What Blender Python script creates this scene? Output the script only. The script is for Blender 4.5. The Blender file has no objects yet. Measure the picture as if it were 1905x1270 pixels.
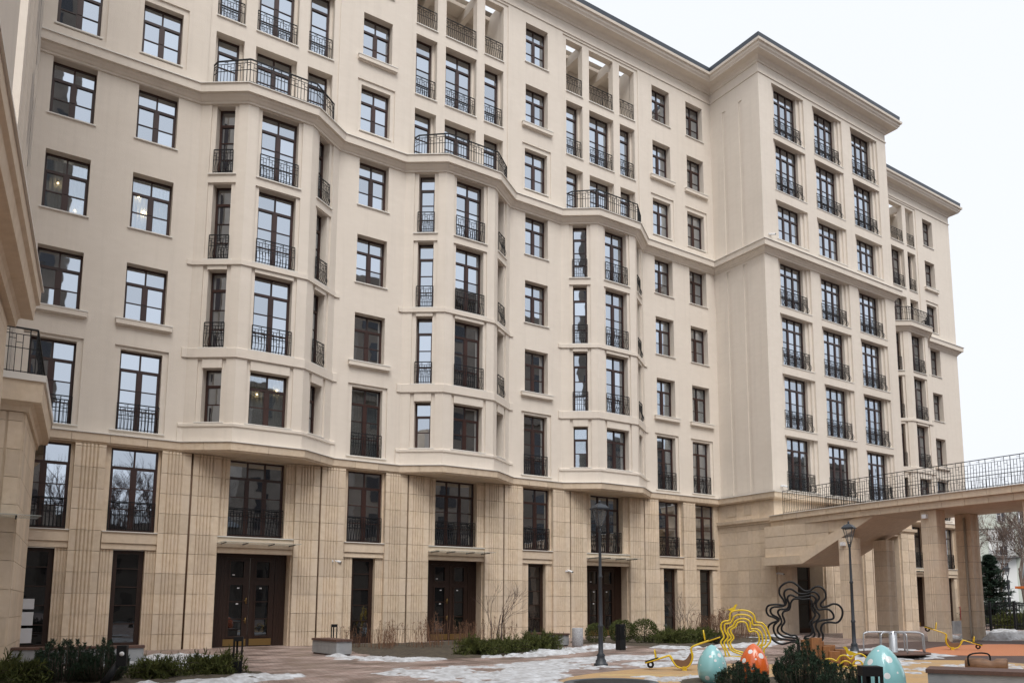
import bpy, bmesh, math, random
from math import sin, cos, pi, radians, hypot, atan2, sqrt
from mathutils import Vector, Matrix, noise as mnoise
random.seed(11)
S = bpy.context.scene
COL = S.collection
# ------------------------------------------------------------------ camera
YAW, PIT, ROL = radians(34.99), radians(7.25), radians(-0.09)
CAM = Vector((0.0, -32.73, 1.6))
FW = Vector((sin(YAW) * cos(PIT), cos(YAW) * cos(PIT), sin(PIT)))
R0 = Vector((cos(YAW), -sin(YAW), 0.0)); U0 = R0.cross(FW)
RV = cos(ROL) * R0 + sin(ROL) * U0; UV = -sin(ROL) * R0 + cos(ROL) * U0
cd = bpy.data.cameras.new('camera'); co = bpy.data.objects.new('camera', cd); COL.objects.link(co)
cd.sensor_width = 36.0; cd.lens = 36.0 * 1477.5 / 1905.0
cd.shift_x = (952.5 - 1031.6) / 1905.0; cd.shift_y = (937.2 - 635.0) / 1905.0
cd.clip_start = 0.1; cd.clip_end = 2000
m = Matrix.Identity(4)
for i in range(3):
    m[i][0] = RV[i]; m[i][1] = UV[i]; m[i][2] = -FW[i]; m[i][3] = CAM[i]
co.matrix_world = m
S.camera = co
# ------------------------------------------------------------------ sky, sun, exposure
SUN_EL, SUN_AZ = radians(57), radians(203)      # azimuth measured from +y towards +x
wd = bpy.data.worlds.new('World'); S.world = wd; wd.use_nodes = True
nt = wd.node_tree; nt.nodes.clear()
sky = nt.nodes.new('ShaderNodeTexSky'); sky.sky_type = 'NISHITA'; sky.sun_disc = False
sky.sun_elevation = SUN_EL; sky.sun_rotation = SUN_AZ; sky.air_density = 1.0; sky.dust_density = 7.0; sky.ozone_density = 1.0
hsv = nt.nodes.new('ShaderNodeHueSaturation'); hsv.inputs['Saturation'].default_value = 0.25
mul = nt.nodes.new('ShaderNodeVectorMath'); mul.operation = 'SCALE'; mul.inputs['Scale'].default_value = 0.085
mix = nt.nodes.new('ShaderNodeMix'); mix.data_type = 'RGBA'; mix.inputs['Factor'].default_value = 0.86
mix.inputs[7].default_value = (0.61, 0.632, 0.675, 1)      # an even cloud layer in front of the sky
bgn = nt.nodes.new('ShaderNodeBackground'); bgn.inputs['Strength'].default_value = 1.0
outw = nt.nodes.new('ShaderNodeOutputWorld')
nt.links.new(sky.outputs[0], hsv.inputs['Color']); nt.links.new(hsv.outputs[0], mul.inputs[0])
nt.links.new(mul.outputs[0], mix.inputs[6]); nt.links.new(mix.outputs[2], bgn.inputs['Color']); nt.links.new(bgn.outputs[0], outw.inputs['Surface'])
sl = bpy.data.lights.new('sun', 'SUN'); sl.energy = 1.5; sl.angle = radians(34); sl.color = (1.0, 0.97, 0.93)
so = bpy.data.objects.new('sun', sl); COL.objects.link(so)
sd = Vector((sin(SUN_AZ) * cos(SUN_EL), cos(SUN_AZ) * cos(SUN_EL), sin(SUN_EL)))
so.rotation_euler = sd.to_track_quat('Z', 'Y').to_euler()
S.view_settings.view_transform = 'Standard'; S.view_settings.look = 'None'
S.view_settings.exposure = 0.78; S.view_settings.gamma = 1.0; S.view_settings.use_curve_mapping = False
S.cycles.max_bounces = 6; S.cycles.diffuse_bounces = 3; S.cycles.glossy_bounces = 3; S.cycles.transparent_max_bounces = 8
S.cycles.caustics_reflective = False; S.cycles.caustics_refractive = False

# ------------------------------------------------------------------ materials
MATS = {}
def mat(name, base, rough=0.7, var=None, scale=3.0, bump=0.0, bscale=40.0, metal=0.0, coat=0.0, island=0.0, spec=0.5, stretch=(1, 1, 1), det=6.0, var2=None, scale2=0.4, streak=0.0):
    if name in MATS: return MATS[name]
    mt = bpy.data.materials.new(name); mt.use_nodes = True; n = mt.node_tree; b = n.nodes['Principled BSDF']
    b.inputs['Roughness'].default_value = rough; b.inputs['Metallic'].default_value = metal
    b.inputs['Specular IOR Level'].default_value = spec
    if coat: b.inputs['Coat Weight'].default_value = coat; b.inputs['Coat Roughness'].default_value = 0.05
    g = n.nodes.new('ShaderNodeNewGeometry'); mp = n.nodes.new('ShaderNodeMapping'); mp.inputs['Scale'].default_value = stretch
    n.links.new(g.outputs['Position'], mp.inputs['Vector'])
    col = None
    if var:
        tx = n.nodes.new('ShaderNodeTexNoise'); tx.inputs['Scale'].default_value = scale; tx.inputs['Detail'].default_value = det
        n.links.new(mp.outputs[0], tx.inputs['Vector'])
        cr = n.nodes.new('ShaderNodeValToRGB'); cr.color_ramp.elements[0].position = 0.3; cr.color_ramp.elements[1].position = 0.72
        cr.color_ramp.elements[0].color = (*var, 1); cr.color_ramp.elements[1].color = (*base, 1)
        n.links.new(tx.outputs['Fac'], cr.inputs['Fac']); col = cr.outputs['Color']
        if var2:
            t2 = n.nodes.new('ShaderNodeTexNoise'); t2.inputs['Scale'].default_value = scale2; t2.inputs['Detail'].default_value = 5
            n.links.new(mp.outputs[0], t2.inputs['Vector'])
            mr = n.nodes.new('ShaderNodeMapRange'); mr.inputs[1].default_value = 0.42; mr.inputs[2].default_value = 0.75; mr.inputs[4].default_value = 0.75
            n.links.new(t2.outputs['Fac'], mr.inputs[0])
            mm = n.nodes.new('ShaderNodeMix'); mm.data_type = 'RGBA'; mm.inputs[7].default_value = (*var2, 1)
            n.links.new(mr.outputs[0], mm.inputs['Factor']); n.links.new(col, mm.inputs[6]); col = mm.outputs[2]
    if island:
        oi = n.nodes.new('ShaderNodeObjectInfo'); ad = n.nodes.new('ShaderNodeMath'); ad.operation = 'ADD'
        n.links.new(oi.outputs['Random'], ad.inputs[0]); n.links.new(g.outputs['Random Per Island'], ad.inputs[1])
        fr = n.nodes.new('ShaderNodeMath'); fr.operation = 'FRACT'; n.links.new(ad.outputs[0], fr.inputs[0])
        mr = n.nodes.new('ShaderNodeMapRange'); mr.inputs[3].default_value = 1 - island; mr.inputs[4].default_value = 1 + island
        n.links.new(fr.outputs[0], mr.inputs[0])
        vm = n.nodes.new('ShaderNodeVectorMath'); vm.operation = 'SCALE'
        if col is None:
            rg = n.nodes.new('ShaderNodeRGB'); rg.outputs[0].default_value = (*base, 1); col = rg.outputs[0]
        n.links.new(col, vm.inputs[0]); n.links.new(mr.outputs[0], vm.inputs['Scale']); col = vm.outputs[0]
    if streak:      # faint vertical rain streaks
        m3 = n.nodes.new('ShaderNodeMapping'); m3.inputs['Scale'].default_value = (3.0, 3.0, 0.16); n.links.new(g.outputs['Position'], m3.inputs['Vector'])
        t3 = n.nodes.new('ShaderNodeTexNoise'); t3.inputs['Scale'].default_value = 1.0; t3.inputs['Detail'].default_value = 7; t3.inputs['Roughness'].default_value = 0.65; n.links.new(m3.outputs[0], t3.inputs['Vector'])
        r3 = n.nodes.new('ShaderNodeMapRange'); r3.inputs[1].default_value = 0.5; r3.inputs[2].default_value = 0.75; r3.inputs[3].default_value = 1.0; r3.inputs[4].default_value = streak; n.links.new(t3.outputs['Fac'], r3.inputs[0])
        v3 = n.nodes.new('ShaderNodeVectorMath'); v3.operation = 'SCALE'; n.links.new(col, v3.inputs[0]); n.links.new(r3.outputs[0], v3.inputs['Scale']); col = v3.outputs[0]
    if col is not None: n.links.new(col, b.inputs['Base Color'])
    else: b.inputs['Base Color'].default_value = (*base, 1)
    if bump:
        tb = n.nodes.new('ShaderNodeTexNoise'); tb.inputs['Scale'].default_value = bscale; tb.inputs['Detail'].default_value = 5
        n.links.new(mp.outputs[0], tb.inputs['Vector'])
        bp_ = n.nodes.new('ShaderNodeBump'); bp_.inputs['Strength'].default_value = bump; bp_.inputs['Distance'].default_value = 0.02
        n.links.new(tb.outputs['Fac'], bp_.inputs['Height']); n.links.new(bp_.outputs[0], b.inputs['Normal'])
    MATS[name] = mt
    return mt
PLASTER = mat('beige_render', (0.75, 0.68, 0.60), 0.9, var=(0.715, 0.645, 0.565), scale=2.2, bump=0.35, bscale=22, spec=0.2, stretch=(1, 1, 2.2), var2=(0.695, 0.625, 0.545), scale2=0.35, streak=0.93)
STONE = mat('limestone', (0.73, 0.605, 0.465), 0.75, var=(0.63, 0.505, 0.37), scale=5.5, bump=0.2, bscale=30, island=0.09, spec=0.3, det=9, var2=(0.66, 0.55, 0.44), scale2=1.3, streak=0.9)
JOINT = mat('joint_mortar', (0.23, 0.17, 0.12), 0.9)
FRAME = mat('brown_frame', (0.042, 0.018, 0.014), 0.35, island=0.2)
IRON = mat('black_iron', (0.010, 0.011, 0.013), 0.6, spec=0.3)
FLASH = mat('sill_flashing', (0.74, 0.71, 0.66), 0.5)
ROOFM = mat('roof_metal', (0.05, 0.06, 0.075), 0.45, var=(0.035, 0.045, 0.06), scale=1.5)
WOOD = mat('door_wood', (0.032, 0.014, 0.008), 0.42, var=(0.02, 0.008, 0.005), scale=6, stretch=(6, 6, 0.6))
BRASS = mat('brass', (0.33, 0.22, 0.09), 0.45, metal=1.0)
PIPE = mat('brown_pipe', (0.16, 0.095, 0.06), 0.5)
WHITE = mat('white_plastic', (0.75, 0.76, 0.78), 0.45)
def glass_mat(name, refl, clear):
    mt = bpy.data.materials.new(name); mt.use_nodes = True; n = mt.node_tree; n.nodes.clear()
    o = n.nodes.new('ShaderNodeOutputMaterial'); g = n.nodes.new('ShaderNodeBsdfGlossy'); g.inputs['Roughness'].default_value = 0.015
    g.inputs['Color'].default_value = (0.82, 0.9, 1.0, 1)
    if clear: d = n.nodes.new('ShaderNodeBsdfTransparent'); d.inputs['Color'].default_value = (0.8, 0.83, 0.83, 1)
    else: d = n.nodes.new('ShaderNodeBsdfDiffuse'); d.inputs['Color'].default_value = (0.012, 0.012, 0.012, 1)
    lw = n.nodes.new('ShaderNodeLayerWeight'); lw.inputs['Blend'].default_value = 0.35
    mr = n.nodes.new('ShaderNodeMapRange'); mr.inputs[3].default_value = refl; mr.inputs[4].default_value = min(1.0, refl + 0.3)
    mx = n.nodes.new('ShaderNodeMixShader')
    oi = n.nodes.new('ShaderNodeObjectInfo'); gi = n.nodes.new('ShaderNodeNewGeometry'); ad = n.nodes.new('ShaderNodeMath'); n.links.new(oi.outputs['Random'], ad.inputs[0]); n.links.new(gi.outputs['Random Per Island'], ad.inputs[1])
    fr = n.nodes.new('ShaderNodeMath'); fr.operation = 'FRACT'; n.links.new(ad.outputs[0], fr.inputs[0]); vr = n.nodes.new('ShaderNodeMapRange'); vr.inputs[3].default_value = 0.74; vr.inputs[4].default_value = 1.0; n.links.new(fr.outputs[0], vr.inputs[0])
    pr_ = n.nodes.new('ShaderNodeMath'); pr_.operation = 'MULTIPLY'; n.links.new(mr.outputs[0], pr_.inputs[0]); n.links.new(vr.outputs[0], pr_.inputs[1])
    n.links.new(lw.outputs['Fresnel'], mr.inputs[0]); n.links.new(pr_.outputs[0], mx.inputs['Fac'])
    n.links.new(d.outputs[0], mx.inputs[1]); n.links.new(g.outputs[0], mx.inputs[2]); n.links.new(mx.outputs[0], o.inputs['Surface'])
    gp = n.nodes.new('ShaderNodeNewGeometry'); tn = n.nodes.new('ShaderNodeTexNoise'); tn.inputs['Scale'].default_value = 1.7; tn.inputs['Detail'].default_value = 1
    bu = n.nodes.new('ShaderNodeBump'); bu.inputs['Strength'].default_value = 0.03; bu.inputs['Distance'].default_value = 0.05
    n.links.new(gp.outputs['Position'], tn.inputs['Vector']); n.links.new(tn.outputs['Fac'], bu.inputs['Height']); n.links.new(bu.outputs[0], g.inputs['Normal'])
    MATS[name] = mt
    return mt
GLASS = glass_mat('window_glass', 0.66, False)
GCLEAR = glass_mat('clear_glass', 0.45, True)
GDOOR = glass_mat('door_glass', 0.14, False)
def canopy_glass():
    mt = bpy.data.materials.new('canopy_glass'); mt.use_nodes = True; b = mt.node_tree.nodes['Principled BSDF']
    b.inputs['Base Color'].default_value = (0.55, 0.6, 0.58, 1); b.inputs['Roughness'].default_value = 0.08; b.inputs['Alpha'].default_value = 0.45
    return mt
CANOPY = canopy_glass()
CURTAIN = mat('net_curtain', (0.78, 0.76, 0.72), 0.9)
def emit(name, col, st):
    mt = bpy.data.materials.new(name); mt.use_nodes = True; b = mt.node_tree.nodes['Principled BSDF']
    b.inputs['Emission Color'].default_value = (*col, 1); b.inputs['Emission Strength'].default_value = st; b.inputs['Base Color'].default_value = (*col, 1)
    return mt
LAMPLIT = emit('lit_lamp', (1.0, 0.72, 0.36), 14)

# ------------------------------------------------------------------ mesh helpers
class MB:
    def __init__(s): s.v = []; s.f = []; s.sm = []
    def quad(s, a, b, c, d, sm=False):
        i = len(s.v); s.v += [tuple(a), tuple(b), tuple(c), tuple(d)]; s.f.append((i, i + 1, i + 2, i + 3)); s.sm.append(sm)
    def tri(s, a, b, c, sm=False):
        i = len(s.v); s.v += [tuple(a), tuple(b), tuple(c)]; s.f.append((i, i + 1, i + 2)); s.sm.append(sm)
    def box(s, x0, x1, y0, y1, z0, z1):
        if x0 > x1: x0, x1 = x1, x0
        if y0 > y1: y0, y1 = y1, y0
        if z0 > z1: z0, z1 = z1, z0
        s.prism([(x0, y0), (x1, y0), (x1, y1), (x0, y1)], z0, z1)
    def prism(s, poly, z0, z1, top=None):      # poly counter-clockwise seen from above
        n = len(poly); i = len(s.v); tp = top or poly
        s.v += [(x, y, z0) for x, y in poly] + [(x, y, z1) for x, y in tp]
        for k in range(n):
            l = (k + 1) % n; s.f.append((i + k, i + l, i + n + l, i + n + k)); s.sm.append(False)
        s.f.append(tuple(i + n + k for k in range(n))); s.f.append(tuple(i + k for k in reversed(range(n)))); s.sm += [False, False]
    def tube(s, pts, r, n=6, close=False, caps=True, up=None):
        P = [Vector(p) for p in pts]; rs = r if isinstance(r, (list, tuple)) else [r] * len(P); i0 = len(s.v); L = len(P); prev = None
        for k in range(L):
            a = P[(k - 1) % L] if (k > 0 or close) else P[k]; b = P[(k + 1) % L] if (k < L - 1 or close) else P[k]
            t = (b - a)
            t = t.normalized() if t.length > 1e-9 else Vector((0, 0, 1))
            if prev is None:
                ref = Vector((0, 0, 1)) if abs(t.z) < 0.9 else Vector((0, 1, 0)); x = t.cross(ref).normalized()
            else:
                x = prev - t * prev.dot(t); x = x.normalized() if x.length > 1e-6 else t.orthogonal().normalized()
            prev = x; y = t.cross(x)
            for q in range(n):
                an = 2 * pi * (q + 0.5) / n; p = P[k] + (x * cos(an) + y * sin(an)) * rs[k]; s.v.append(tuple(p))
        for k in range(L if close else L - 1):
            for q in range(n):
                a = i0 + k * n + q; b = i0 + k * n + (q + 1) % n; k2 = (k + 1) % L; c = i0 + k2 * n + (q + 1) % n; d = i0 + k2 * n + q
                s.f.append((a, b, c, d)); s.sm.append(n > 4)
        if caps and not close:
            s.f.append(tuple(i0 + q for q in reversed(range(n)))); s.f.append(tuple(i0 + (L - 1) * n + q for q in range(n))); s.sm += [False, False]
    def lathe(s, prof, cx=0, cy=0, n=16, sm=True):
        i0 = len(s.v); L = len(prof)
        for r, z in prof:
            for q in range(n): s.v.append((cx + r * cos(2 * pi * q / n), cy + r * sin(2 * pi * q / n), z))
        for k in range(L - 1):
            for q in range(n):
                s.f.append((i0 + k * n + q, i0 + k * n + (q + 1) % n, i0 + (k + 1) * n + (q + 1) % n, i0 + (k + 1) * n + q)); s.sm.append(sm)
        s.f.append(tuple(i0 + q for q in reversed(range(n)))); s.f.append(tuple(i0 + (L - 1) * n + q for q in range(n))); s.sm += [False, False]
    def add(s, o, M):
        i = len(s.v); s.v += [tuple(M @ Vector(p)) for p in o.v]; s.f += [tuple(a + i for a in f) for f in o.f]; s.sm += o.sm
    def mesh(s, name, mt):
        me = bpy.data.meshes.new(name); me.from_pydata(s.v, [], s.f)
        me.polygons.foreach_set('use_smooth', s.sm); me.materials.append(mt); me.update()
        return me
    def build(s, name, mt, parent=None, loc=None, rz=0.0):
        return link(name, s.mesh(name, mt), parent, loc, rz)
def link(name, me, parent=None, loc=None, rz=0.0):
    o = bpy.data.objects.new(name, me); COL.objects.link(o)
    if loc is not None: o.location = loc
    o.rotation_euler[2] = rz
    if parent is not None: o.parent = parent
    return o
def tag(o, label, cat, group=None, kind=None):
    o['label'] = label; o['category'] = cat
    if group: o['group'] = group
    if kind: o['kind'] = kind
    return o
def thing(name, label, cat, loc=(0, 0, 0), rz=0.0, group=None, sc=1.0):
    o = bpy.data.objects.new(name, None); COL.objects.link(o); o.location = loc; o.rotation_euler[2] = rz; o.empty_display_size = 0.3
    o.scale = (sc, sc, sc)
    return tag(o, label, cat, group)
def struct(o): o['kind'] = 'structure'; return o
def dup(o, loc=None, rz=None, sc=None, label=None, parent=None):
    c = o.copy(); COL.objects.link(c)
    if parent is not None: c.parent = parent
    if loc is not None: c.location = loc
    if rz is not None: c.rotation_euler[2] = rz
    if sc is not None: c.scale = (sc, sc, sc) if not isinstance(sc, tuple) else sc
    if label: c['label'] = label
    for ch in list(o.children): dup(ch, parent=c)
    return c
class Fr:                                      # a frame on a wall: s runs right along the wall, d runs outwards
    def __init__(s, x, y, a=0.0): s.x = x; s.y = y; s.a = a; s.c = cos(a); s.n = sin(a)
    def p(s, u, d, z): return (s.x + s.c * u + s.n * d, s.y + s.n * u - s.c * d, z)
def panel(mb, F, s0, s1, z0, z1, ops=(), d=0.0):      # flat wall with openings (a, b, za, zb, depth) and their reveals
    xs = sorted({s0, s1, *[min(max(v, s0), s1) for o in ops for v in o[:2]]}); zs = sorted({z0, z1, *[min(max(v, z0), z1) for o in ops for v in o[2:4]]})
    for j in range(len(zs) - 1):
        zc = (zs[j] + zs[j + 1]) / 2; run = None
        for i in range(len(xs) - 1):
            xc = (xs[i] + xs[i + 1]) / 2; solid = not any(o[0] < xc < o[1] and o[2] < zc < o[3] for o in ops)
            if solid and run is None: run = xs[i]
            if run is not None and (not solid or i == len(xs) - 2):
                e = xs[i + 1] if solid else xs[i]
                mb.quad(F.p(run, d, zs[j]), F.p(e, d, zs[j]), F.p(e, d, zs[j + 1]), F.p(run, d, zs[j + 1])); run = None
    for a, b, za, zb, dp in ops:
        if dp <= 0: continue
        e = d - dp
        mb.quad(F.p(a, d, za), F.p(a, d, zb), F.p(a, e, zb), F.p(a, e, za)); mb.quad(F.p(b, d, zb), F.p(b, d, za), F.p(b, e, za), F.p(b, e, zb))
        mb.quad(F.p(a, d, zb), F.p(b, d, zb), F.p(b, e, zb), F.p(a, e, zb)); mb.quad(F.p(b, d, za), F.p(a, d, za), F.p(a, e, za), F.p(b, e, za))
def fbox(mb, F, s0, s1, d0, d1, z0, z1):
    q = [F.p(s0, d1, 0), F.p(s1, d1, 0), F.p(s1, d0, 0), F.p(s0, d0, 0)]
    mb.prism([(p[0], p[1]) for p in q], z0, z1)
def sweep(mb, prof, path, z=0.0, d0=None, d1=None):  # profile (out, z) along a plan path; outwards is to the right of travel... path runs with outside on the right
    P = [Vector((p[0], p[1])) for p in path]; n = len(P); off = []
    for k in range(n):
        t0 = (P[k] - P[k - 1]).normalized() if k > 0 else None; t1 = (P[k + 1] - P[k]).normalized() if k < n - 1 else None
        if t0 is None: o = Vector((t1.y, -t1.x)) if d0 is None else d0
        elif t1 is None: o = Vector((t0.y, -t0.x)) if d1 is None else d1
        else:
            n0 = Vector((t0.y, -t0.x)); n1 = Vector((t1.y, -t1.x)); b = (n0 + n1).normalized(); o = b / max(0.25, b.dot(n0))
        off.append(o)
    i0 = len(mb.v); L = len(prof)
    for k in range(n):
        for o, zz in prof: q = P[k] + off[k] * o; mb.v.append((q.x, q.y, z + zz))
    for k in range(n - 1):
        for j in range(L - 1):
            mb.f.append((i0 + k * L + j, i0 + (k + 1) * L + j, i0 + (k + 1) * L + j + 1, i0 + k * L + j + 1)); mb.sm.append(False)
    mb.f.append(tuple(i0 + j for j in range(L))); mb.f.append(tuple(i0 + (n - 1) * L + j for j in reversed(range(L)))); mb.sm += [False, False]
    return off
MC = {}
def cached(key, fn, mt):
    if key not in MC: mb = fn(); MC[key] = (mb, mb.mesh(key[0], mt))
    return MC[key]
def px_area(p, w, h, nrm=None):
    v = Vector(p) - CAM; dep = v.dot(FW)
    if dep < 1: return 0
    f = 1477.5; u = 1031.6 + f * v.dot(RV) / dep; t = 937.2 - f * v.dot(UV) / dep
    if not (-20 < u < 1925 and -20 < t < 1290): return 0
    c = abs(v.normalized().dot(nrm)) if nrm is not None else 1
    return w * h * c * (f / dep) ** 2
PR = random.Random(5)
class Pieces:                                  # alike pieces: the 300 largest in view are objects, the rest one joined part
    def __init__(s, name, mt, parent): s.n = name; s.mt = mt; s.par = parent; s.it = []
    def add(s, key, fn, loc, rz, area, parent=None): s.it.append((area, key, fn, loc, rz, parent))
    def flush(s, limit=300):
        s.it.sort(key=lambda t: -t[0]); rest = MB()
        for k, (ar, key, fn, loc, rz, par) in enumerate(s.it):
            mb, me = cached(key, fn, s.mt)
            if k < limit: 
                o = link(s.n, me, s.par, loc, rz)
                if par is not None: o.parent = par; o.matrix_parent_inverse = par.matrix_basis.inverted()
                if s.n == 'pane': o.rotation_euler = (PR.gauss(0, .003), 0, rz + PR.gauss(0, .004))
            else: rest.add(mb, Matrix.Translation(loc) @ Matrix.Rotation(rz, 4, 'Z'))
        if rest.f:
            o = rest.build(s.n, s.mt, s.par); o['kind'] = 'stuff'
# ------------------------------------------------------------------ levels and plan measured from the photograph
COLS = [1.07, 3.90, 12.86, 21.80, 30.75, 33.55]
BAYS = [8.33, 17.28, 26.23]
BW, BF, BB = 2.88, 1.31, 1.15                    # bay: half width at the wall, half width of the front, projection
TX0, TX1, TY = 35.0, 48.0, -3.91
FX1, FBAY, FCOL = 63.2, 55.5, 59.9
JZ = [-0.08, 0.56, 1.30, 2.04, 2.79, 3.54, 4.28, 5.02, 5.77, 6.54, 7.28, 7.385]
ZM = 22.25                                       # where lower walls end behind the mid cornice
def bay_path(c): return [(c - BW, 0), (c - BF, -BB), (c + BF, -BB), (c + BW, 0)]
ALLBAYS = BAYS + [FBAY]
MAINPATH = [(-0.6, 0)] + [p for c in BAYS for p in bay_path(c)] + [(TX0, 0), (TX0, TY), (TX1, TY), (TX1, 0)] + bay_path(FBAY) + [(FX1, 0), (FX1, 12)]
PLAINPATH = [(-0.6, 0), (TX0, 0), (TX0, TY), (TX1, TY), (TX1, 0), (FX1, 0), (FX1, 12)]

BLD = thing('apartment_building', 'long beige rendered apartment block with bay windows, corner tower and limestone base', 'building', (0, 0, 0))
PANES = Pieces('pane', GLASS, BLD)
CLEAR = Pieces('pane', GCLEAR, BLD)
SLABS = Pieces('stone_slab', STONE, BLD)
CURT_ALL = []
def frame_mesh(w, h, cols, rows, st):
    mb = MB(); o = 0.065 if st == 'w' else 0.17; D = 0.09; cells = []
    mb.box(-w / 2, -w / 2 + o, 0, D, 0, h); mb.box(w / 2 - o, w / 2, 0, D, 0, h); mb.box(-w / 2 + o, w / 2 - o, 0, D, h - o * (1 if st == 'w' else 0.8), h); mb.box(-w / 2 + o, w / 2 - o, 0, D, 0, o * (1.0 if st == 'w' else 1.6))
    top = h - o * (1 if st == 'w' else 0.8); bot = o * (1.0 if st == 'w' else 1.6)
    zs = []; zz = top
    tot = sum(rows); H = top - bot
    for r in rows: zs.append((zz, zz - r / tot * H)); zz -= r / tot * H
    for j, (a, b) in enumerate(zs):
        if j > 0:
            t = 0.05 if (j == 1 and st == 'w') else 0.018
            mb.box(-w / 2 + o, w / 2 - o, -0.012 if j == 1 else 0.012, D - 0.012, a - t, a + t)
        mw = 0.028 if j == 0 else (0.068 if cols == 2 else 0.05)
        ta = 0 if j == 0 else (0.05 if (j == 1 and st == 'w') else 0.018); tb = 0 if j == len(zs) - 1 else (0.05 if (j == 0 and st == 'w') else 0.018)
        cw = (w - 2 * o) / cols
        for i in range(cols):
            x0 = -w / 2 + o + i * cw + (mw if i > 0 else 0); x1 = -w / 2 + o + (i + 1) * cw - (mw if i < cols - 1 else 0)
            sw = 0.035 if (j > 0 and st == 'w') else 0.0      # sash stiles
            cells.append((x0 + sw, x1 - sw, b + tb, a - ta))
            if sw:
                mb.box(x0, x0 + sw, 0.006, D - 0.02, b + tb, a - ta); mb.box(x1 - sw, x1, 0.006, D - 0.02, b + tb, a - ta)
            if i < cols - 1: mb.box(x1, x1 + 2 * mw, -0.008, D - 0.006, b + (tb if j < len(zs) - 1 else 0), a - ta)
    return mb, cells
WC = {}
def pane_box(w, h):
    mb = MB(); mb.box(-w / 2, w / 2, 0, 0.012, -h / 2, h / 2); return mb
def window(par, F, s, z, w, h, d, cols=2, rows=(0.62, 0.75, 0.75), st='w', curtain=False, lamp=None, name='window', panes=None, gm=None):
    key = (round(w, 3), round(h, 3), cols, rows, st)
    if key not in WC:
        mb, cells = frame_mesh(w, h, cols, rows, st); WC[key] = (mb.mesh('window_frame', FRAME if st == 'w' else WOOD), cells)
    me, cells = WC[key]
    o = link(name, me, par, F.p(s, d, z), F.a)
    out = Vector(F.p(0, 1, 0)) - Vector(F.p(0, 0, 0))
    tgt = panes or (CLEAR if curtain else PANES)
    for x0, x1, z0, z1 in cells:
        pw, ph = round(x1 - x0 + 0.02, 3), round(z1 - z0 + 0.02, 3); loc = Vector(F.p(s + (x0 + x1) / 2, d - 0.045, z + (z0 + z1) / 2))
        tgt.add(('pane', pw, ph, tgt.mt.name), lambda pw=pw, ph=ph: pane_box(pw, ph), loc, F.a, px_area(loc, pw, ph, out), o)
    if curtain:
        cb = MB(); N = 36
        for k in range(N):
            xa = -w / 2 + w * k / N; xb = -w / 2 + w * (k + 1) / N; ya = 0.22 + 0.03 * sin(k * 1.9 + s) ; yb = 0.22 + 0.03 * sin((k + 1) * 1.9 + s)
            if curtain == 'part' and 0.42 < (k + .5) / N < 0.62: continue
            cb.quad((xa, ya, 0.02), (xb, yb, 0.02), (xb, yb, h), (xa, ya, h), True)
        cb.build('curtain', CURTAIN, o)
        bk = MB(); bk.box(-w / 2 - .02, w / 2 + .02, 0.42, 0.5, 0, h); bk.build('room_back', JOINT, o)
    if lamp:
        for (lx, lz, r) in lamp: lb = MB(); lb.lathe([(0.001, lz - r), (r * .7, lz - r * .7), (r, lz), (r * .7, lz + r * .7), (0.001, lz + r)], lx, 0.12, 10); lb.build('ceiling_lamp', LAMPLIT, o)
    return o
# railings --------------------------------------------------------------------
def rail_path(mb, path, h, bulge=0.1, gap=0.115, t=0.0135, top=0.025, belly=True):
    P = [Vector((p[0], p[1])) for p in path]
    for k in range(len(P) - 1):
        a, b = P[k], P[k + 1]; L = (b - a).length; tt = (b - a) / L; nn = Vector((tt.y, -tt.x)); n = max(2, int(round(L / gap)))
        for zz, rr in ((h, top), (h * 0.86, t), (h * 0.56, t), (0.05, t * 1.2)):
            mb.tube([(a.x, a.y, zz), (b.x, b.y, zz)], rr, 4)
        for i in range(n + 1):
            if k > 0 and i == 0: continue
            q = a + tt * (L * i / n)
            if i in (0, n) or i % 9 == 0: pts = [(0, h), (0, 0)]; r = t * 1.35
            else:
                r = t
                pts = [(0, h * .86 if i % 3 else h), (0, h * .56), (bulge * .25, h * .45), (bulge * .85, h * .27), (bulge, h * .16), (bulge * .6, h * .06), (bulge * .1, 0.02)] if belly else [(0, h), (0, 0.02)]
            mb.tube([(q.x + nn.x * o, q.y + nn.y * o, z) for o, z in pts], r, 4, caps=False)
            if i < n:      # the stepped pattern under the top rail
                q2 = a + tt * (L * (i + 1) / n); zz = h * (0.76 if i % 3 == 0 else (0.68 if i % 3 == 1 else 0.93))
                mb.tube([(q.x, q.y, zz), (q2.x, q2.y, zz)], t * .8, 4, caps=False)
    return mb
def juliet(par, F, s, z, w, d, h=1.0, bulge=0.1):
    key = ('railing', round(w, 2), h, bulge)
    if key not in MC:
        mb = rail_path(MB(), [(-w / 2, 0), (w / 2, 0)], h, bulge); MC[key] = (mb, mb.mesh('railing', IRON))
    return link('railing', MC[key][1], par, F.p(s, d, z), F.a)
def sill(par, F, s, z, w, d, out=0.06):
    key = ('sill', round(w, 2), out)
    if key not in MC:
        mb = MB(); mb.box(-w / 2, w / 2, -out, 0.1, -0.03, 0.012); MC[key] = (mb, mb.mesh('sill', FLASH))
    return link('sill', MC[key][1], par, F.p(s, d, z), F.a)
def ledge(par, F, s, z, w):
    key = ('ledge', round(w, 2))
    if key not in MC:
        mb = MB(); mb.prism([(-w / 2, -0.16), (w / 2, -0.16), (w / 2, 0.0), (-w / 2, 0.0)], -0.2, -0.004); mb.box(-w / 2 + .05, w / 2 - .05, -0.1, 0.0, -0.245, -0.2)
        MC[key] = (mb, mb.mesh('sill_ledge', PLASTER))
    link('sill_ledge', MC[key][1], par, F.p(s, 0, z), F.a)
T3 = (0.68, 0.8, 0.8, 0.8)
WALL = MB()
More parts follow.
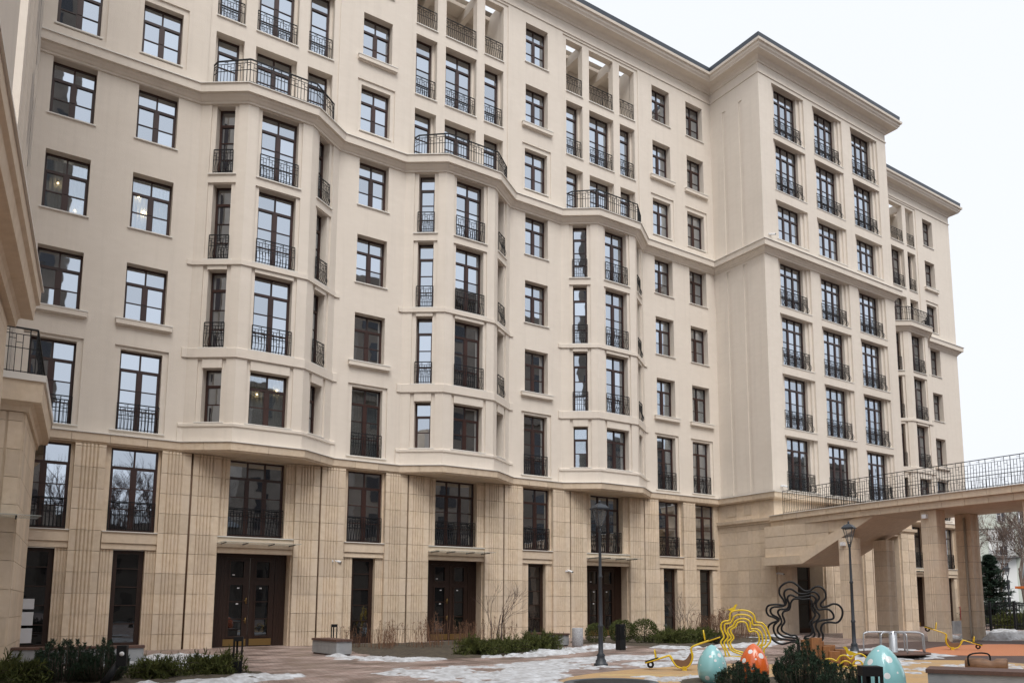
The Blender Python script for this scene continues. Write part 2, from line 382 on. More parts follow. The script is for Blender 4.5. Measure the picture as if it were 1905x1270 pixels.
# ------------------------------------------------------------------ main wall, columns of windows
F0 = Fr(0, 0, 0)
SPECIAL = {(0, 5): dict(curtain='part', lamp=[(-0.25, 1.25, 0.035), (0.35, 0.35, 0.03)]), (1, 5): dict(curtain=True, lamp=[(-0.42, 1.52, 0.035), (-0.2, 0.95, 0.06)]), (4, 4): dict(curtain=True), (5, 4): dict(curtain='part'),
           (2, 3): dict(curtain=True), (4, 3): dict(curtain='part'), (2, 4): {}, }
def column_ops(k, xc, zlo=True):
    """openings of one column of windows; returns openings for the wall panel and adds the parts"""
    lo, hi = [], []
    w = 1.42
    lo.append((xc - 0.91, xc + 0.91, 8.02, 11.25, 0.07)); panel(WALL, F0, xc - 0.91, xc + 0.91, 8.02, 11.25, [(xc - .71, xc + .71, 8.02, 11.12, 0.3)], -0.07)
    window(BLD, F0, xc, 8.04, w, 3.08, -0.33, 2, T3, **SPECIAL.get((k, 3), {})); sill(BLD, F0, xc, 8.03, 1.84, 0.0); juliet(BLD, F0, xc, 8.06, 1.4, -0.05)
    for fl, z0, z1 in ((4, 12.23, 14.48), (5, 15.87, 18.12), (6, 19.51, 21.74)):
        lo.append((xc - .71, xc + .71, z0, z1, 0.38)); window(BLD, F0, xc, z0, w, z1 - z0, -0.36, **SPECIAL.get((k, fl), {}))
        if fl == 4: ledge(BLD, F0, xc, z0, 1.9); sill(BLD, F0, xc, z0 + .012, 1.94, 0.12)
        else: sill(BLD, F0, xc, z0, 1.56, 0.0)
    hi.append((xc - 0.91, xc + 0.91, 23.0, 25.62, 0.06)); panel(WALL, F0, xc - 0.91, xc + 0.91, 23.0, 25.62, [(xc - .71, xc + .71, 23.1, 25.38, 0.3)], -0.06)
    window(BLD, F0, xc, 23.1, w, 2.28, -0.33); sill(BLD, F0, xc, 23.1, 1.56, -0.02)
    for fl, z0, z1 in ((8, 26.72, 28.98), (9, 30.25, 32.52)):
        hi.append((xc - .71, xc + .71, z0, z1, 0.38)); window(BLD, F0, xc, z0, w, z1 - z0, -0.36)
        if fl == 8: ledge(BLD, F0, xc, z0, 1.9); sill(BLD, F0, xc, z0 + .012, 1.94, 0.12)
        else: sill(BLD, F0, xc, z0, 1.56, 0.0)
    return lo, hi
segs = [-0.6] + [v for c in BAYS for v in (c - BW, c + BW)] + [TX0]
LO, HI = [], []
for k, xc in enumerate(COLS):
    a, b = column_ops(k, xc); LO += a; HI += b
def loggia(c):
    """three tall openings per floor above a bay: glazed on floors 7 and 8, an open loggia on floor 9"""
    hi = [(c - 2.72, c + 2.72, 22.5, 32.95, 0.05)]; inner = []
    for z0, z1, fl in ((22.58, 25.25, 7), (25.97, 29.12, 8), (29.66, 32.76, 9)):
        for a, b in ((c - 2.46, c - 1.34), (c - 0.87, c + 0.87), (c + 1.34, c + 2.46)):
            x = (a + b) / 2; hw = (b - a) / 2
            if fl < 9:
                inner.append((a, b, z0, z1, 0.3)); panel(WALL, F0, a, b, z0, z1, [(a + .13, b - .13, z0, z1, 0.14)], -0.35)
                window(BLD, F0, x, z0 + .02, 2 * (hw - .13), z1 - z0 - .02, -0.47, 2 if hw > .7 else 1, T3)
                if fl == 8: juliet(BLD, F0, x, z0 + .04, 2 * hw - .08, -0.16)
            else:
                inner.append((a, b, z0, z1, 0.4)); juliet(BLD, F0, x, z0 + .04, 2 * hw - .04, -0.12)
            sill(BLD, F0, x, z0, 2 * hw + .06, -0.05)
    # the loggia room behind floor 9
    y = 0.42; W2 = 2.46
    WALL.quad((c - W2, 2.4, 29.5), (c + W2, 2.4, 29.5), (c + W2, 2.4, 33.2), (c - W2, 2.4, 33.2))
    WALL.quad((c - W2, y, 29.66), (c - W2, 2.4, 29.66), (c - W2, 2.4, 33.2), (c - W2, y, 33.2)); WALL.quad((c + W2, 2.4, 29.66), (c + W2, y, 29.66), (c + W2, y, 33.2), (c + W2, 2.4, 33.2))
    WALL.quad((c - W2, y, 29.66), (c + W2, y, 29.66), (c + W2, 2.4, 29.66), (c - W2, 2.4, 29.66))
    for x in (c - 1.1, c + 1.1): WALL.box(x - .14, x + .14, y, 2.4, 32.5, 33.1)
    WALL.box(c - W2, c + W2, 1.55, 2.4, 33.0, 33.2)
    for x in (c - 1.1, c + 1.1):
        WALL.box(x - .235, x + .235, 0.35, 0.45, 29.66, 32.76)
    panel(WALL, F0, c - 2.72, c + 2.72, 22.5, 32.95, inner, -0.05)
    return hi
for c in BAYS: HI += loggia(c)
for i in range(0, len(segs), 2):
    panel(WALL, F0, segs[i], segs[i + 1], 7.75, ZM, [o for o in LO if segs[i] - .1 < (o[0] + o[1]) / 2 < segs[i + 1]])
panel(WALL, F0, -0.6, TX0, ZM, 34.3, HI)
# ------------------------------------------------------------------ bays
BSPEC = {(0, 1, 3): dict(curtain=True, lamp=[(-.35, 1.35, .03), (.42, 1.62, .035)]), (1, 1, 3): {}, (2, 0, 3): dict(curtain=True), (2, 1, 3): dict(curtain='part')}
def bay(bi, c):
    pts = bay_path(c)
    for fi in range(3):
        (x0, y0), (x1, y1) = pts[fi], pts[fi + 1]; L = hypot(x1 - x0, y1 - y0); F = Fr(x0, y0, atan2(y1 - y0, x1 - x0)); sc = L / 2 if fi == 1 else (1.0 if fi == 0 else L - 1.0)
        rh = 0.9 if fi == 1 else 0.56; oh = 0.745 if fi == 1 else 0.37; ops = []
        for fl, zb, zt, zr in ((6, 18.77, 21.72, 21.76), (5, 15.16, 18.36, 18.40), (4, 11.56, 14.76, 14.92), (3, 8.6, 10.76, 11.12)):
            ops.append((sc - rh, sc + rh, zb, zr, 0.07)); panel(WALL, F, sc - rh, sc + rh, zb, zr, [(sc - oh, sc + oh, zb, zt, 0.34)], -0.07)
            if zr - zt > 0.1: fbox(WALL, F, sc - oh - .02, sc + oh + .02, -0.075, 0.0, zt, zr - .01)
            sp = BSPEC.get((bi, fi, fl), {})
            window(BLD, F, sc, zb, 2 * oh, zt - zb, -0.38, 2 if fi == 1 else 1, T3 if fl > 3 else (0.62, .75, .75), **sp); sill(BLD, F, sc, zb - .005, 2 * rh + .02, 0.0)
            if fl > 3: juliet(BLD, F, sc, zb + .03, 2 * oh + .04, -0.02, 1.0, 0.12)
        panel(WALL, F, 0, L, 7.75, ZM, ops)
    # string courses round the bay
    ext = [(c - BW - .22, 0.002)] + pts[1:3] + [(c + BW + .22, 0.002)]; ext = [(c - BW - .2, -0.0)] + pts[0:4] + [(c + BW + .2, 0)]
    for z0, z1 in ((14.94, 15.14), (11.17, 11.54)):
        mb = MB(); sweep(mb, [(0.004, z0), (0.06, z0), (0.06, z1 - .01), (0.0, z1 + .02)], ext); mb.build('string_course', PLASTER, BLD)
    mb = MB(); sweep(mb, [(0.003, 7.8), (0.045, 7.8), (0.045, 8.4), (0.09, 8.43), (0.09, 8.53), (0.0, 8.57)], ext); mb.build('bay_plinth', PLASTER, BLD)
    # soffit slab and balcony floor on the bay
    mb = MB(); mb.prism(pts, 7.4, 7.76); mb.build('bay_soffit', STONE, BLD)
    mb = MB(); mb.prism(pts, ZM, 22.5); mb.build('balcony_floor', PLASTER, BLD)
    mb = MB(); rail_path(mb, [(c - 2.5, -0.1), (c - 2.42, -0.42), (c - BF - .06, -BB - .2), (c + BF + .06, -BB - .2), (c + 2.42, -0.42), (c + 2.5, -.1)], 1.02, 0.0, 0.14, t=0.015, top=0.034)
    mb.build('balcony_railing', IRON, BLD, (0, 0, 22.56))
for bi, c in enumerate(ALLBAYS): bay(bi, c)
# ------------------------------------------------------------------ tower
FT = Fr(TX0, TY, 0)
ops = []; lvl = [(8.04, 11.19), (11.62, 14.81), (15.33, 18.42), (18.87, 21.74), (22.98, 25.41), (26.03, 29.26), (29.62, 32.85)]
for k, sc in enumerate((2.68, 6.55, 10.48)):
    for j, (z0, z1) in enumerate(lvl):
        ops.append((sc - 1.5, sc + 1.5, z0, z1, 0.12)); hw = 1.28
        panel(WALL, FT, sc - 1.5, sc + 1.5, z0, z1, [(sc - hw, sc + hw, z0, z1, 0.12)], -0.12)
        panel(WALL, FT, sc - hw, sc + hw, z0, z1, [(sc - 1.04, sc + 1.04, z0, z1, 0.2)], -0.24)
        window(BLD, FT, sc, z0, 2.08, z1 - z0, -0.42, 3 if j else 3, T3 if j != 4 else (.62, .75, .75), curtain=('part' if (k, j) in ((0, 0), (1, 1), (2, 1)) else False))
        sill(BLD, FT, sc, z0, 3.0, -0.02, 0.05)
        if j != 4: juliet(BLD, FT, sc, z0 + .03, 2.5, -0.14, 1.05, 0.2)
panel(WALL, FT, 0, TX1 - TX0, 7.6, 34.3, ops)
FS = Fr(TX0, 0, radians(-90)); Ls = -TY
gro = [(s0, s0 + .28, z0, z1, 0.05) for s0 in (1.0, 2.3) for z0, z1 in ((7.95, 21.6), (22.7, 32.0))]
panel(WALL, FS, 0, Ls, 7.6, 34.3, gro)
for g in gro: panel(WALL, FS, g[0], g[1], g[2], g[3], [], -0.05)
FE = Fr(TX1, TY, radians(90)); panel(WALL, FE, 0, Ls, 7.6, 34.3)
# ------------------------------------------------------------------ far block
lo, hi = column_ops(9, FCOL); lo2, hi2 = column_ops(10, 51.0)
panel(WALL, F0, TX1, FBAY - BW, 7.75, ZM, lo2); panel(WALL, F0, FBAY + BW, FX1, 7.75, ZM, lo)
panel(WALL, F0, TX1, FX1, ZM, 34.3, hi + hi2 + loggia(FBAY))
panel(WALL, Fr(FX1, 0, radians(90)), 0, 14, 0, 34.3)
WALL.quad((-0.6, 2.4, 34.3), (FX1, 2.4, 34.3), (FX1, 14, 34.3), (-0.6, 14, 34.3)); WALL.quad((-0.6, 14, 0), (FX1, 14, 0), (FX1, 14, 34.3), (-0.6, 14, 34.3))
WALL.build('wall', PLASTER, BLD)
# ------------------------------------------------------------------ cornices
mb = MB(); sweep(mb, [(0.0, 21.76), (0.05, 21.76), (0.06, 21.84), (0.1, 21.86), (0.16, 21.94), (0.24, 22.0), (0.26, 22.08), (0.37, 22.08), (0.38, 22.4), (0.4, 22.42), (0.0, 22.5)], MAINPATH); mb.build('mid_cornice', PLASTER, BLD)
mb = MB(); sweep(mb, [(0.0, 22.47), (0.43, 22.42), (0.43, 22.455), (0.0, 22.53)], MAINPATH); mb.build('cornice_flashing', FLASH, BLD)
mb = MB(); sweep(mb, [(0.0, 33.08), (0.05, 33.08), (0.05, 33.16), (0.0, 33.2)], PLAINPATH); mb.build('frieze_string', PLASTER, BLD)
mb = MB(); sweep(mb, [(0.0, 33.72), (0.05, 33.72), (0.06, 33.84), (0.14, 33.9), (0.2, 34.0), (0.28, 34.04), (0.62, 34.06), (0.64, 34.12), (0.72, 34.2), (0.74, 34.34), (0.84, 34.36), (0.86, 34.5), (0.0, 34.56)], PLAINPATH); mb.build('roof_cornice', PLASTER, BLD)
mb = MB(); sweep(mb, [(0.0, 34.56), (0.72, 34.5), (0.75, 34.9), (0.0, 35.1)], PLAINPATH); mb.build('roof_edge', ROOFM, BLD)
# podium band of limestone, cut into lengths
def band(prof, path, name, mt, maxlen=1.25, gap=0.006, own=True):
    P = [Vector(p) for p in path]; n = len(P)
    nor = [Vector(((P[k + 1] - P[k]).normalized().y, -(P[k + 1] - P[k]).normalized().x)) for k in range(n - 1)]
    for k in range(n - 1):
        a, b = P[k], P[k + 1]; L = (b - a).length; t = (b - a) / L; m_ = max(1, int(round(L / maxlen)))
        def mit(n0, n1): bb = (n0 + n1).normalized(); return bb / max(.25, bb.dot(n0))
        da = mit(nor[k - 1], nor[k]) if k > 0 else nor[k]; db = mit(nor[k], nor[k + 1]) if k < n - 2 else nor[k]
        for i in range(m_):
            q0 = a + t * (L * i / m_ + (gap if i else 0)); q1 = a + t * (L * (i + 1) / m_ - (gap if i < m_ - 1 else 0))
            out = MB(); sweep(out, prof, [q0, q1], d0=da if i == 0 else nor[k], d1=db if i == m_ - 1 else nor[k]); out.build(name, mt, BLD)
PB = [(0.0, 7.4), (0.2, 7.4), (0.22, 7.45), (0.27, 7.47), (0.29, 7.76), (0.0, 7.8)]
BANDPATH = [(-0.6, 0)] + [p for c in BAYS for p in bay_path(c)] + [(TX0 - .2, 0), (TX0 - .2, TY - .2), (TX1 + .2, TY - .2), (TX1 + .2, 0)] + bay_path(FBAY) + [(FX1, 0), (FX1, 12)]
band(PB, BANDPATH, 'band_stone', STONE)
mb = MB(); sweep(mb, [(0.0, 7.79), (0.33, 7.765), (0.33, 7.795), (0.0, 7.86)], BANDPATH); mb.build('band_flashing', FLASH, BLD)
# ------------------------------------------------------------------ limestone base of the main block
def fluted(w, h, t, f0, f1, n, dep=0.035):
    """a course of a pilaster: plan outline with n grooves between f0 and f1"""
    mb = MB(); g = (f1 - f0) / n; pts = [(-w / 2, t * 0.0 + 0.0), (-w / 2, -t)]
    for i in range(n):
        x = -w / 2 + f0 + i * g
        pts += [(x, -t), (x + g * .1, -t + dep), (x + g * .2, -t + dep), (x + g * .32, -t + dep * .25), (x + g * .6, -t - dep * .2), (x + g * .88, -t)]
    pts += [(w / 2, -t), (w / 2, 0.0)]
    mb.prism(pts, 0, h); return mb
def courses(F, s0, s1, t, grooves, z0=-0.08, z1=7.385, d=0.0, pieces=None, par=None):
    w = round(s1 - s0, 3)
    zs = [z0] + [z for z in JZ if z0 + .15 < z < z1 - .08] + [z1]
    out = Vector(F.p(0, 1, 0)) - Vector(F.p(0, 0, 0))
    for a, b in zip(zs[:-1], zs[1:]):
        h = round(b - a - 0.014, 3); loc = Vector(F.p((s0 + s1) / 2, d, a + .007))
        key = ('stone_slab', w, h, t, grooves)
        if grooves: fn = lambda w=w, h=h: fluted(w, h, t, *grooves)
        else:
            def fn(w=w, h=h): mb = MB(); mb.box(-w / 2, w / 2, -t, 0, 0, h); return mb
        (pieces or SLABS).add(key, fn, loc, F.a, px_area(loc + Vector((0, 0, h / 2)), w, h, out), par)
BASE = MB(); bops = []
def lintels(F, s0, s1, s='col'):
    q = MB(); c = (s0 + s1) / 2; w = s1 - s0
    q.box(-w / 2, w / 2, -0.17, 0, 3.86, 4.245); q.build('lintel', STONE, BLD, F.p(c, 0, 0), F.a)
    q = MB(); q.box(-w / 2, w / 2, -0.12, 0, 3.64, 3.85); q.build('lintel', STONE, BLD, F.p(c, 0, 0), F.a)
    q = MB(); q.box(-w / 2 + .0, w / 2 - .0, -0.22, 0.1, 4.25, 4.285); q.build('sill', FLASH, BLD, F.p(c, 0, 0), F.a)
DOORP = Pieces('pane', GDOOR, BLD)
def podium_col(xc, F=F0):
    bops.append((xc - .78, xc + .78, 4.29, 7.36, 0.14)); bops.append((xc - .52, xc + .52, -0.1, 3.64, 0.2))
    window(BLD, F, xc, 4.3, 1.56, 3.06, -0.12, 2, T3); juliet(BLD, F, xc, 4.33, 1.52, 0.03, 1.05)
    lintels(F, xc - .925, xc + .925)
    window(BLD, F, xc, 0.02, 1.04, 3.6, -0.18, 1, (0.6, 0.75, .75, .75, .75), 'd', name='glazed_door', panes=DOORP)
    for sg in (-1, 1):
        courses(F, xc + sg * .72 - .2, xc + sg * .72 + .2, 0.07, (0.05, 0.35, 3, 0.03), -0.08, 3.63)
def door(F, s):
    w, h = 2.84, 3.66; D = MB(); y0, y1 = 0.0, 0.1
    for a, b in ((-1.42, -0.98), (0.98, 1.42)): D.box(a, b, y0, y1, 0, h)
    D.box(-0.98, 0.98, y0, y1, h - .16, h)
    for sg in (-1, 1):
        x0, x1 = (-0.97, -0.012) if sg < 0 else (0.012, 0.97)
        px0, px1 = (x0 + .22, x1 - .24) if sg < 0 else (x0 + .24, x1 - .22)
        zc = [(0.0, 0.42), (2.42, 2.72), (3.36, h - .165)]
        for a, b in zc: D.box(x0, x1, y0 + .02, y1, a, b)
        D.box(x0, px0, y0 + .02, y1, .42, 2.42); D.box(px1, x1, y0 + .02, y1, .42, 2.42); D.box(x0, px0, y0 + .02, y1, 2.72, 3.36); D.box(px1, x1, y0 + .02, y1, 2.72, 3.36)
        for (a, b, c, d_) in ((px0, px1, .42, 2.42), (px0, px1, 2.72, 3.36)):      # raised mouldings
            for q in ((a - .06, a, c - .06, d_ + .06), (b, b + .06, c - .06, d_ + .06), (a, b, c - .06, c), (a, b, d_, d_ + .06)): D.box(q[0], q[1], y0 - .01, y0 + .05, q[2], q[3])
        D.box(px0, px1, y0 + .03, y1, 1.06, 1.1); D.box(px0, px1, y0 + .03, y1, 1.74, 1.78)
    for x in (-1.3, -1.2, -1.1, 1.1, 1.2, 1.3): D.box(x - .012, x + .012, y0 - .012, y0, 0.02, h - .02)
    o = D.build('entrance_door', WOOD, BLD, F.p(s, -0.5, 0), F.a)
    for sg in (-1, 1):
        x0, x1 = (-0.97, -0.012) if sg < 0 else (0.012, 0.97); px0, px1 = (x0 + .22, x1 - .24) if sg < 0 else (x0 + .24, x1 - .22)
        for c, d_ in ((.42, 1.06), (1.1, 1.74), (1.78, 2.42), (2.72, 3.36)):
            q = MB(); q.box(px0, px1, 0.06, 0.075, c, d_); q.build('pane', GDOOR, o)
        q = MB(); q.box(x0 + .05, x1 - .05, 0.0, 0.019, 0.04, 0.3); q.build('kick_plate', BRASS, o)
    for c, d_ in ((2.35 - .55, 0), (1.02, 0)):
        q = MB(); q.tube([(-0.12, -0.05, c - .12), (-0.12, -0.06, c + .12)], 0.014, 6); q.tube([(-0.12, -0.055, c), (-0.2, -0.06, c)], 0.014, 6); q.box(-0.145, -0.095, -0.012, 0.025, c - .1, c + .1); q.build('handle', BRASS, o)
    for x, z in ((-.62, 2.82), (.44, 2.3), (-.42, 2.3), (-.44, 1.68)):
        q = MB(); q.box(x - .045, x + .045, 0.05, 0.058, z - .025, z + .025); q.build('sticker', WHITE, o)
def podium_bay(c, F=F0):
    bops.append((c - 1.09, c + 1.09, 4.3, 7.36, 0.3)); bops.append((c - 1.42, c + 1.42, -0.1, 3.66, 0.6))
    window(BLD, F, c, 4.32, 2.18, 3.03, -0.26, 3, T3); juliet(BLD, F, c, 4.35, 2.14, -0.04, 1.08, 0.1)
    lintels(F, c - 1.46, c + 1.46); door(F, c)
    for sg in (-1, 1): courses(F, c + sg * 1.275 - .18, c + sg * 1.275 + .18, 0.1, (0.05, 0.3, 2, 0.03), 4.3, 7.385)
    q = MB(); q.prism([(-1.48, -1.05), (1.48, -1.05), (1.48, 0), (-1.48, 0)], 4.0, 4.02); cn = q.build('canopy', CANOPY, BLD, F.p(c, .18, 0), F.a)
    for x in (-1.3, -0.5, 0.5, 1.3):
        q = MB(); q.tube([(x, 0.15, 3.98), (x, -0.8, 3.985)], 0.018, 6); q.build('bracket', IRON, cn)
    a = c - 1.46
    for x0, x1 in ((a - 1.0, a - .005), (a - 2.1, a - 1.08), (c + 1.465, c + 2.46), (c + 2.54, c + 3.56)): courses(F, x0, x1, 0.24, (0.2, 0.8, 5, 0.05))
    for x in (a - 1.04, c + 2.5):
        q = MB(); q.tube([(x, -0.1, -0.05), (x, -0.1, 7.4)], 0.05, 8); q.build('drainpipe', PIPE, BLD)
for xc in COLS + [FCOL, 51.0]: podium_col(xc)
for z0, z1 in ((.35, .85), (.95, 1.4), (1.5, 1.85)):
    q = MB(); q.box(-.3, .05, -.03, -.022, z0, z1); q.build('notice', WHITE, BLD, F0.p(COLS[0], -.16, 0))
for c in ALLBAYS: podium_bay(c)
courses(F0, 1.96, 2.93, 0.24, (0.2, 0.8, 5, 0.05)); courses(F0, 31.68, 32.62, 0.24, (0.2, 0.8, 5, 0.05))
courses(F0, 60.85, 61.85, 0.24, (0.2, 0.8, 5, 0.05)); courses(F0, 61.92, 63.1, 0.24, (0.2, 0.8, 5, 0.05))
panel(BASE, F0, -0.6, TX0, -0.1, 7.42, [o for o in bops if o[1] < TX0]); panel(BASE, F0, TX1, FX1, -0.1, 7.42, [o for o in bops if o[0] > TX1])
# tower base: plain slabs on the side, two bands, pilasters and doors in front
FSB = Fr(TX0 - .2, -0.0, radians(-90)); Ls2 = -TY + .2
panel(BASE, FSB, 0, Ls2, -0.1, 7.42, [], 0.0)
cuts = [0.0, 0.55, 1.4, 2.2, 3.05, 3.75, Ls2]
for a, b in zip(cuts[:-1], cuts[1:]):
    courses(FSB, a + .004, b - .004, 0.05, None, -0.08, 6.08)
    courses(FSB, a + .004, b - .004, 0.03, None, 6.42, 7.385)
for s_ in (1.05, 2.25):
    q = MB(); q.box(-.28, .28, -.045, 0.0, 6.68, 7.2); q.build('frieze_panel', JOINT if False else STONE, BLD, FSB.p(s_, .012, 0), FSB.a)
TP = [(TX0 - .2, 0), (TX0 - .2, TY - .2), (TX1 + .2, TY - .2), (TX1 + .2, 0)]
band([(0.0, 6.08), (0.1, 6.08), (0.12, 6.2), (0.22, 6.22), (0.24, 6.4), (0.0, 6.44)], TP, 'band_stone', STONE)
FTB = Fr(TX0 - .2, TY - .2, 0); tw = TX1 - TX0 + .4; tops = []
for s_ in (2.88, 6.75, 10.68):
    tops.append((s_ - 1.15, s_ + 1.15, -0.1, 5.9, 1.0))
    window(BLD, FTB, s_, 0.02, 2.3, 5.86, -0.9, 2, (1.0, 1.0, 1.0, 1.0), 'd', name='glazed_door', panes=DOORP)
for a, b in ((0.1, 1.05), (4.1, 4.8), (4.86, 5.56), (7.95, 8.65), (8.75, 9.45), (11.9, 12.6), (12.65, 13.35)): courses(FTB, a, b, 0.16, (0.1, 0.6, 4, 0.05), -0.08, 6.07)
panel(BASE, FTB, 0, tw, -0.1, 7.42, tops)
panel(BASE, Fr(TX1 + .2, TY - .2, radians(90)), 0, -TY + .2, -0.1, 7.42)
BASE.build('base_wall', STONE, BLD)
PANES.flush(); CLEAR.flush(); SLABS.flush(); DOORP.flush()
# ------------------------------------------------------------------ neighbouring wing at the left
WING = thing('building_wing', 'stone based building wing with terrace railing and glass canopy meeting the long block', 'building', (-3, -10, 0))
def wpart(mb, name, mt): o = mb.build(name, mt); o.parent = WING; o.matrix_parent_inverse = WING.matrix_basis.inverted() if False else Matrix.Translation((3, 10, 0)); return o
WSL = Pieces('stone_slab', STONE, WING)
WSL_OFF = Vector((3, 10, 0))
def wing_slabs(F, s0, s1, t, z0, z1, cuts):
    w = (s1 - s0) / cuts
    for k in range(cuts):
        a, b = s0 + k * w + .005, s0 + (k + 1) * w - .005
        zs = [z0] + [z for z in JZ if z0 + .15 < z < z1 - .08] + [z1]
        for q0, q1 in zip(zs[:-1], zs[1:]):
            h = round(q1 - q0 - .014, 3); ww = round(b - a, 3); loc = Vector(F.p((a + b) / 2, 0, q0 + .007))
            def fn(ww=ww, h=h): mb = MB(); mb.box(-ww / 2, ww / 2, -t, 0, 0, h); return mb
            WSL.add(('stone_slab', ww, h, t, 'p'), fn, loc + WSL_OFF, F.a, px_area(loc, ww, h))
# near block
q = MB(); q.prism([(-9, -24.5), (-1.0, -24.5), (-0.19, -15.45), (-9, -15.45)], -0.1, 7.0); wpart(q, 'base_wall', STONE)
q = MB(); sweep(q, [(0.0, 6.75), (0.14, 6.75), (0.16, 6.9), (0.2, 6.95), (0.38, 7.0), (0.4, 7.3), (0.46, 7.34), (0.46, 7.62), (0.0, 7.72)], [(-9, -24.5), (-1.0, -24.5), (-0.19, -15.45), (-9, -15.45)]); wpart(q, 'cornice', STONE)
q = MB(); sweep(q, [(0.0, 7.72), (0.5, 7.62), (0.5, 7.66), (0.0, 7.8)], [(-9, -24.5), (-1.0, -24.5), (-0.19, -15.45), (-9, -15.45)]); wpart(q, 'cornice_flashing', FLASH)
FN = Fr(-1.0, -24.5, atan2(9.05, .81)); wing_slabs(FN, 0.3, 9.0, 0.03, -0.08, 6.74, 9)
q = MB(); q.prism([(-9, -24.5), (-1.25, -24.5), (-0.42, -15.2), (-9, -15.2)], 7.7, 14.5); wpart(q, 'wall', PLASTER)
# recessed stretch with window strips
q = MB(); q.prism([(-9, -15.4), (-0.62, -15.4), (-0.40, -8.5), (-9, -8.5)], -0.1, 13.0); wpart(q, 'wall', PLASTER)
q = MB(); q.prism([(-9, -8.49), (-0.40, -8.49), (-0.05, 0.3), (-9, 0.3)], -0.1, 34.0); wpart(q, 'wall', PLASTER)
for (x, y) in ((-0.34, -7.3), (-0.26, -5.6), (-0.2, -4.2), (-0.13, -2.6)):
    q = MB(); q.box(x - .3, x + 0.06, y - .3, y + .3, 7.9, 33.0); wpart(q, 'pilaster', PLASTER)
for y, x in ((-4.9, -0.25), (-3.4, -0.18)):
    for z0 in (8.6, 12.2, 15.8, 19.4, 23.1):
        q = MB(); q.box(x - .2, x + .045, y - .42, y + .42, z0, z0 + 2.4); wpart(q, 'window', FRAME)
# terrace block
TB = [(-4, -7.25), (0.3, -7.25), (0.72, -1.9), (0.72, -1.3), (0.35, -1.3), (0.35, 0.2), (-4, 0.2)]
q = MB(); q.prism(TB, -0.1, 7.2); wpart(q, 'base_wall', STONE)
tp = [(-4, -7.25), (0.3, -7.25), (0.72, -1.9), (0.72, -1.3), (0.2, -1.3)]
q = MB(); sweep(q, [(0.0, 6.8), (0.1, 6.8), (0.12, 6.95), (0.2, 7.02), (0.38, 7.04), (0.4, 7.62), (0.0, 7.66)], tp); wpart(q, 'cornice', STONE)
q = MB(); sweep(q, [(0.0, 7.66), (0.45, 7.6), (0.46, 7.78), (0.0, 7.84)], tp); wpart(q, 'cornice_flashing', FLASH)
FTf = Fr(-4, -7.25, 0); wing_slabs(FTf, 1.3, 3.9, 0.03, -0.08, 6.79, 3); wing_slabs(FTf, 3.95, 4.28, 0.05, -0.08, 6.79, 1)
FTs = Fr(0.3, -7.25, atan2(5.35, .42)); wing_slabs(FTs, 0.05, 5.3, 0.03, -0.08, 6.79, 6)
q = MB(); q.box(0.0, 0.42, -1.3, -0.75, -0.08, 6.9); wpart(q, 'pilaster', STONE)
q = MB(); rail_path(q, [(-4, -7.45), (0.45, -7.45), (0.85, -2.0)], 1.25, 0.06, 0.16, t=0.013, top=0.03); o = wpart(q, 'terrace_railing', IRON); o.location.z = 7.82
q = MB(); q.prism([(-3, -8.35), (0.84, -8.1), (0.78, -7.2), (-3, -7.3)], 3.93, 3.955); cn = wpart(q, 'canopy', CANOPY)
for x in (-2.0, -0.9, 0.3):
    q = MB(); q.tube([(x, -7.3, 3.9), (x, -8.0, 3.915)], 0.02, 6); o = q.build('bracket', IRON); o.parent = cn
WSL.flush()
# ------------------------------------------------------------------ footbridge on piers
BR = thing('footbridge', 'limestone footbridge with iron railing on square fluted piers, joined to the tower', 'bridge', (35.5, -14, 0))
BO = Vector((-35.5, 14, 0))
def bpart(mb, name, mt, par=None): o = mb.build(name, mt); o.parent = par or BR; o.matrix_parent_inverse = Matrix.Translation(BO); return o
def edge_x(y): return 33.42 + 0.85 * max(0.0, min(1.0, (y + 15.0) / 11.0)) ** 2
ys = [-4.3 - i * 1.0 for i in range(28)]
left = [(edge_x(y) , y) for y in ys]; right = [(37.7, y) for y in ys]
for k in range(len(ys) - 1):                    # fascia stones and deck, in lengths
    (xa, ya), (xb, yb) = left[k], left[k + 1]; g = .006
    q = MB(); q.prism([(xa + .02, ya - g), (xb + .02, yb + g), (37.7, yb + g), (37.7, ya - g)][::1], 5.78, 6.08); bpart(q, 'fascia_stone', STONE)
    q = MB(); q.prism([(xa - .1, ya - g), (xb - .1, yb + g), (37.82, yb + g), (37.82, ya - g)], 6.085, 6.36); bpart(q, 'fascia_stone', STONE)
    q = MB(); q.prism([(xa - .15, ya), (xb - .15, yb), (37.87, yb), (37.87, ya)], 6.365, 6.4); bpart(q, 'deck_slab', FLASH)
q = MB(); rail_path(q, [(x - .02, y) for x, y in left[1:]], 1.2, 0.03, 0.13, t=0.011, top=0.022); o = bpart(q, 'railing', IRON); o.location.z = 6.41
q = MB(); rail_path(q, [(37.75, y) for x, y in right[1:]], 1.2, 0.03, 0.16, t=0.011, top=0.022); o = bpart(q, 'railing', IRON); o.location.z = 6.41
